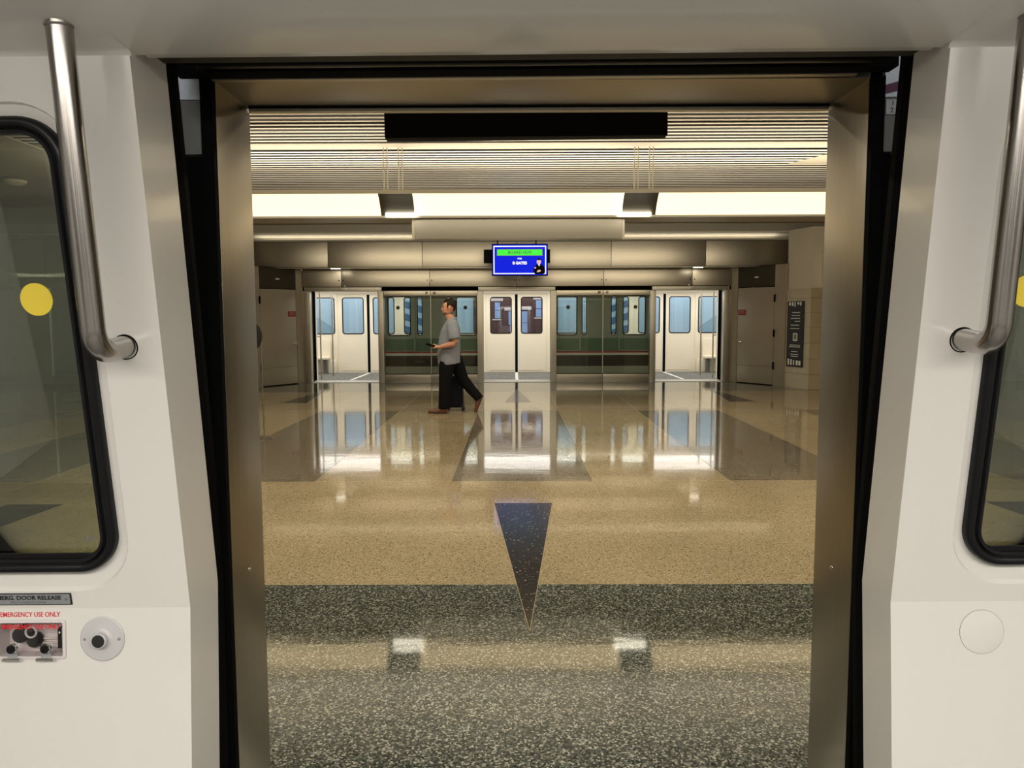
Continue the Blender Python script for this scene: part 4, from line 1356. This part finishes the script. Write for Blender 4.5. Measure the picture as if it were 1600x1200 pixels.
# right hand closed on the suitcase handle
body.append(loft_geo([wrR, (-0.150, 0.315, 0.905), (-0.178, 0.315, 0.885)], [0.028, (0.036, 0.022), (0.036, 0.018)], 12))
for k, dy in enumerate((-0.030, -0.010, 0.010, 0.028)):
    by = 0.315 + dy
    body.append(loft_geo([(-0.172, by, 0.888), (-0.205, by, 0.868), (-0.200, by, 0.842), (-0.176, by, 0.838)], [0.0105, 0.010, 0.0095, 0.0085], 8))
body.append(loft_geo([(-0.150, 0.285, 0.895), (-0.165, 0.275, 0.865), (-0.190, 0.282, 0.848)], [0.012, 0.011, 0.0095], 8))
# legs and ankles
body.append(loft_geo([hipL, kneeL, ankL, (-0.10, -0.09, 0.06)], [0.075, 0.052, 0.036, 0.036], 12))
body.append(loft_geo([hipR, kneeR, ankR, (0.475, 0.09, 0.20)], [0.075, 0.052, 0.036, 0.036], 12))
bd = fuse('body', body, 0.0075, M['skin'], pe, 2)


def pl(name, vf, m, parent, sm_=40):
    v, f = vf
    off = Vector(pe.location)
    return mesh(name, [p + off for p in v], f, m, parent, smooth=sm_)


for sy in (-1, 1):
    pl('eye', ball_geo((-0.079, sy * 0.036, 1.655), (0.010, 0.012, 0.008), 10), M['eye'], pe)
    pl('eyebrow', loft_geo([(-0.086, sy * 0.020, 1.683), (-0.086, sy * 0.036, 1.688), (-0.076, sy * 0.054, 1.683)], [0.004, 0.005, 0.003], 6, (0, 0, 1)), M['hair'], pe)
pl('mouth', loft_geo([(-0.078, -0.026, 1.580), (-0.0925, 0, 1.582), (-0.078, 0.026, 1.580)], [0.004, 0.0055, 0.004], 8, (0, 0, 1)), M['lip'], pe)
# hair: short crop, higher on top, down to the nape, stubble beard line
hair = [ball_geo((0.036, 0, 1.697), (0.093, 0.081, 0.088), 20),
        loft_geo([(0.050, 0, 1.72), (0.084, 0, 1.68), (0.086, 0, 1.63), (0.078, 0, 1.595)], [(0.068, 0.045), (0.072, 0.038), (0.062, 0.028), (0.048, 0.014)], 14),
        loft_geo([(-0.072, 0, 1.728), (-0.040, 0, 1.757), (0.03, 0, 1.772), (0.09, 0, 1.735)], [(0.042, 0.012), (0.058, 0.022), (0.064, 0.026), (0.05, 0.026)], 12)]
for sy in (-1, 1):
    hair.append(loft_geo([(-0.002, sy * 0.068, 1.70), (-0.012, sy * 0.071, 1.66), (-0.014, sy * 0.067, 1.63)], [(0.010, 0.016), (0.008, 0.010), (0.005, 0.006)], 8))
fuse('hair', hair, 0.008, M['hair'], pe, 1)
pl('beard', loft_geo([(-0.030, -0.048, 1.572), (-0.065, -0.036, 1.553), (-0.082, 0, 1.542), (-0.065, 0.036, 1.553), (-0.030, 0.048, 1.572)], [0.009, 0.013, 0.014, 0.013, 0.009], 8, (0, 0, 1)), M['beard'], pe)

# shirt: loose body with hem, yoke, sleeves, collar, front fold
shirt = [loft_geo([(0.005, 0, 0.765), (0.0, 0, 0.80), (-0.005, 0, 0.92), (0.0, 0, 1.04), (0.012, 0, 1.16), (0.03, 0, 1.28), (0.048, 0, 1.37), (0.05, 0, 1.425), (0.045, 0, 1.455)],
                  [(0.195, 0.172), (0.197, 0.175), (0.198, 0.180), (0.195, 0.176), (0.198, 0.166), (0.205, 0.150), (0.190, 0.116), (0.135, 0.088), (0.080, 0.072)], 22)]
for sy, sh, mid, el in ((-1, shL, (0.088, -0.232, 1.27), (0.105, -0.245, 1.165)), (1, shR, (0.05, 0.24, 1.27), (0.053, 0.258, 1.165))):
    shirt.append(loft_geo([(0.05, sy * 0.12, 1.395), sh, mid, el], [(0.07, 0.085), (0.080, 0.092), (0.078, 0.090), (0.080, 0.094)], 16))
sh_o = fuse('shirt', shirt, 0.010, M['shirt'], pe, 3)
pl('collar', loft_geo([(0.10, -0.045, 1.475), (0.055, -0.082, 1.462), (-0.01, -0.075, 1.432), (-0.055, -0.025, 1.40)], [(0.012, 0.024), (0.012, 0.026), (0.012, 0.026), (0.008, 0.016)], 8), M['shirt'], sh_o)
pl('collar', loft_geo([(0.10, 0.045, 1.475), (0.055, 0.082, 1.462), (-0.01, 0.075, 1.432), (-0.055, 0.025, 1.40)], [(0.012, 0.024), (0.012, 0.026), (0.012, 0.026), (0.008, 0.016)], 8), M['shirt'], sh_o)
pl('collar', loft_geo([(0.10, -0.05, 1.475), (0.125, 0, 1.475), (0.10, 0.05, 1.475)], [(0.022, 0.010), (0.024, 0.010), (0.022, 0.010)], 8, (0, 0, 1)), M['shirt'], sh_o)

# trousers
tro = [loft_geo([(0.01, 0, 0.99), (0.01, 0, 0.90), (0.012, 0, 0.80), (0.012, 0, 0.74)], [(0.165, 0.145), (0.178, 0.160), (0.172, 0.158), (0.12, 0.10)], 18),
       loft_geo([(-0.01, -0.085, 0.90), (-0.035, -0.092, 0.70), (-0.060, -0.095, 0.50), (-0.075, -0.093, 0.30), (-0.088, -0.09, 0.115), (-0.090, -0.09, 0.075)],
                [(0.100, 0.125), (0.100, 0.120), (0.082, 0.096), (0.076, 0.086), (0.074, 0.080), (0.072, 0.078)], 16),
       loft_geo([(0.05, 0.085, 0.90), (0.13, 0.09, 0.70), (0.215, 0.09, 0.51), (0.325, 0.09, 0.375), (0.44, 0.09, 0.245), (0.465, 0.09, 0.215)],
                [(0.100, 0.130), (0.098, 0.115), (0.080, 0.090), (0.074, 0.082), (0.070, 0.074), (0.068, 0.072)], 16)]
fuse('trousers', tro, 0.010, M['trouser'], pe, 3)


# shoes
def shoe(name, ank, toe_dir, up_dir, side):
    a, t, u = Vector(ank), Vector(toe_dir).normalized(), Vector(up_dir).normalized()
    q = u.cross(t).normalized()

    def P(d, h, w_=0.0):
        return a + t * d + u * h + q * w_
    ups = [loft_geo([P(-0.085, 0.025), P(-0.075, 0.045), P(-0.02, 0.055), P(0.05, 0.045), P(0.12, 0.032), P(0.185, 0.026), P(0.212, 0.02)],
                    [(0.024, 0.022), (0.036, 0.040), (0.040, 0.050), (0.044, 0.042), (0.050, 0.030), (0.042, 0.024), (0.020, 0.014)], 14, tuple(q)),
           loft_geo([P(-0.035, 0.04), P(-0.03, 0.085), P(-0.028, 0.105)], [(0.040, 0.055), (0.040, 0.050), (0.038, 0.046)], 14, tuple(q))]
    o = fuse(name, ups, 0.008, M['shoe'], pe, 2)
    n = 20
    outl = []
    for i in range(n):
        th = 2 * math.pi * i / n
        d = 0.062 + 0.152 * math.cos(th)
        wd = 0.045 * math.sin(th) * (1.0 + 0.12 * math.cos(th))
        outl.append(P(d, 0.0, wd))
    off = Vector(pe.location)
    extrude_poly('sole', [p + off for p in outl], u * 0.018, M['sole'], o, bevel=0.003)
    lace = loft_geo([P(0.035, 0.088, -0.03), P(0.035, 0.092, 0), P(0.035, 0.088, 0.03)], [0.005, 0.006, 0.005], 6, tuple(u))
    pl('laces', lace, M['sole'], o)
    return o


shoe('shoe', (-0.115, -0.09, 0.004), (-1, 0, 0.04), (0.04, 0, 1), -1)
shoe('shoe', (0.498, 0.09, 0.185), (-0.42, 0, -1), (-1, 0, 0.42), 1)

# phone
ph = empty('phone', (-1.315, 11.752, 1.064), 'dark smartphone held in the left hand of the walking man', 'phone')
pc = Vector((-1.340, 11.745, 1.072))
pu = Vector((-0.90, 0, 0.32)).normalized()
pv = Vector((0, 0.9, 0.44)).normalized()
pv = (pv - pu * pv.dot(pu)).normalized()
pw = pu.cross(pv)
quad = [pc + pu * a + pv * b for a, b in rrect(0, 0, 0.15, 0.072, 0.01, 3)]
extrude_poly('case', quad, pw * 0.010, M['ink'], ph)
quad2 = [pc + pw * (0.0102 if pw.z > 0 else -0.0006) + pu * a + pv * b for a, b in rrect(0, 0, 0.142, 0.066, 0.008, 3)]
extrude_poly('screen', quad2, Vector((0, 0, 0.0004)), M['screenblack'], ph)

# suitcase
su = empty('suitcase', (-1.02, 12.30, 0), 'dark navy wheeled suitcase rolling beside the walking man', 'suitcase')
box('shell', (-1.165, -0.885), (12.18, 12.42), (0.055, 0.56), M['navy'], su, bevel=0.03)
box('front_pocket', (-1.14, -0.91), (12.172, 12.185), (0.10, 0.42), M['navy'], su, bevel=0.005)
for xx in (-1.13, -0.89):
    for yy in (12.21, 12.39):
        lathe('wheel', [(0.010, -0.012), (0.028, -0.010), (0.028, 0.010), (0.010, 0.012)], (xx, yy, 0.0285), (0, 1, 0), M['ink'], su, 18)
        box('wheel_fork', (xx - 0.012, xx + 0.012), (yy - 0.016, yy + 0.016), (0.03, 0.062), M['ink'], su)
box('corner_guard', (-0.905, -0.872), (12.175, 12.425), (0.05, 0.12), M['ink'], su, bevel=0.008)
for yy in (12.22, 12.33):
    tube('handle_tube', [(-1.09, yy, 0.55), (-1.245, yy, 0.865)], 0.007, M['steel_d'], su, 10)
tube('grip', [(-1.245, 12.20, 0.868), (-1.245, 12.35, 0.868)], 0.013, M['ink'], su, 12)
tube('side_handle', arc_path([(-1.155, 12.30, 0.45), (-1.20, 12.30, 0.44), (-1.20, 12.30, 0.26), (-1.155, 12.30, 0.25)], 0.02, 5), 0.010, M['ink'], su, 10)
lathe('zip_pull', [(0.006, 0), (0.006, 0.004), (0.003, 0.006)], (-0.94, 12.172, 0.39), (0, -1, 0), M['chrome'], su, 10)
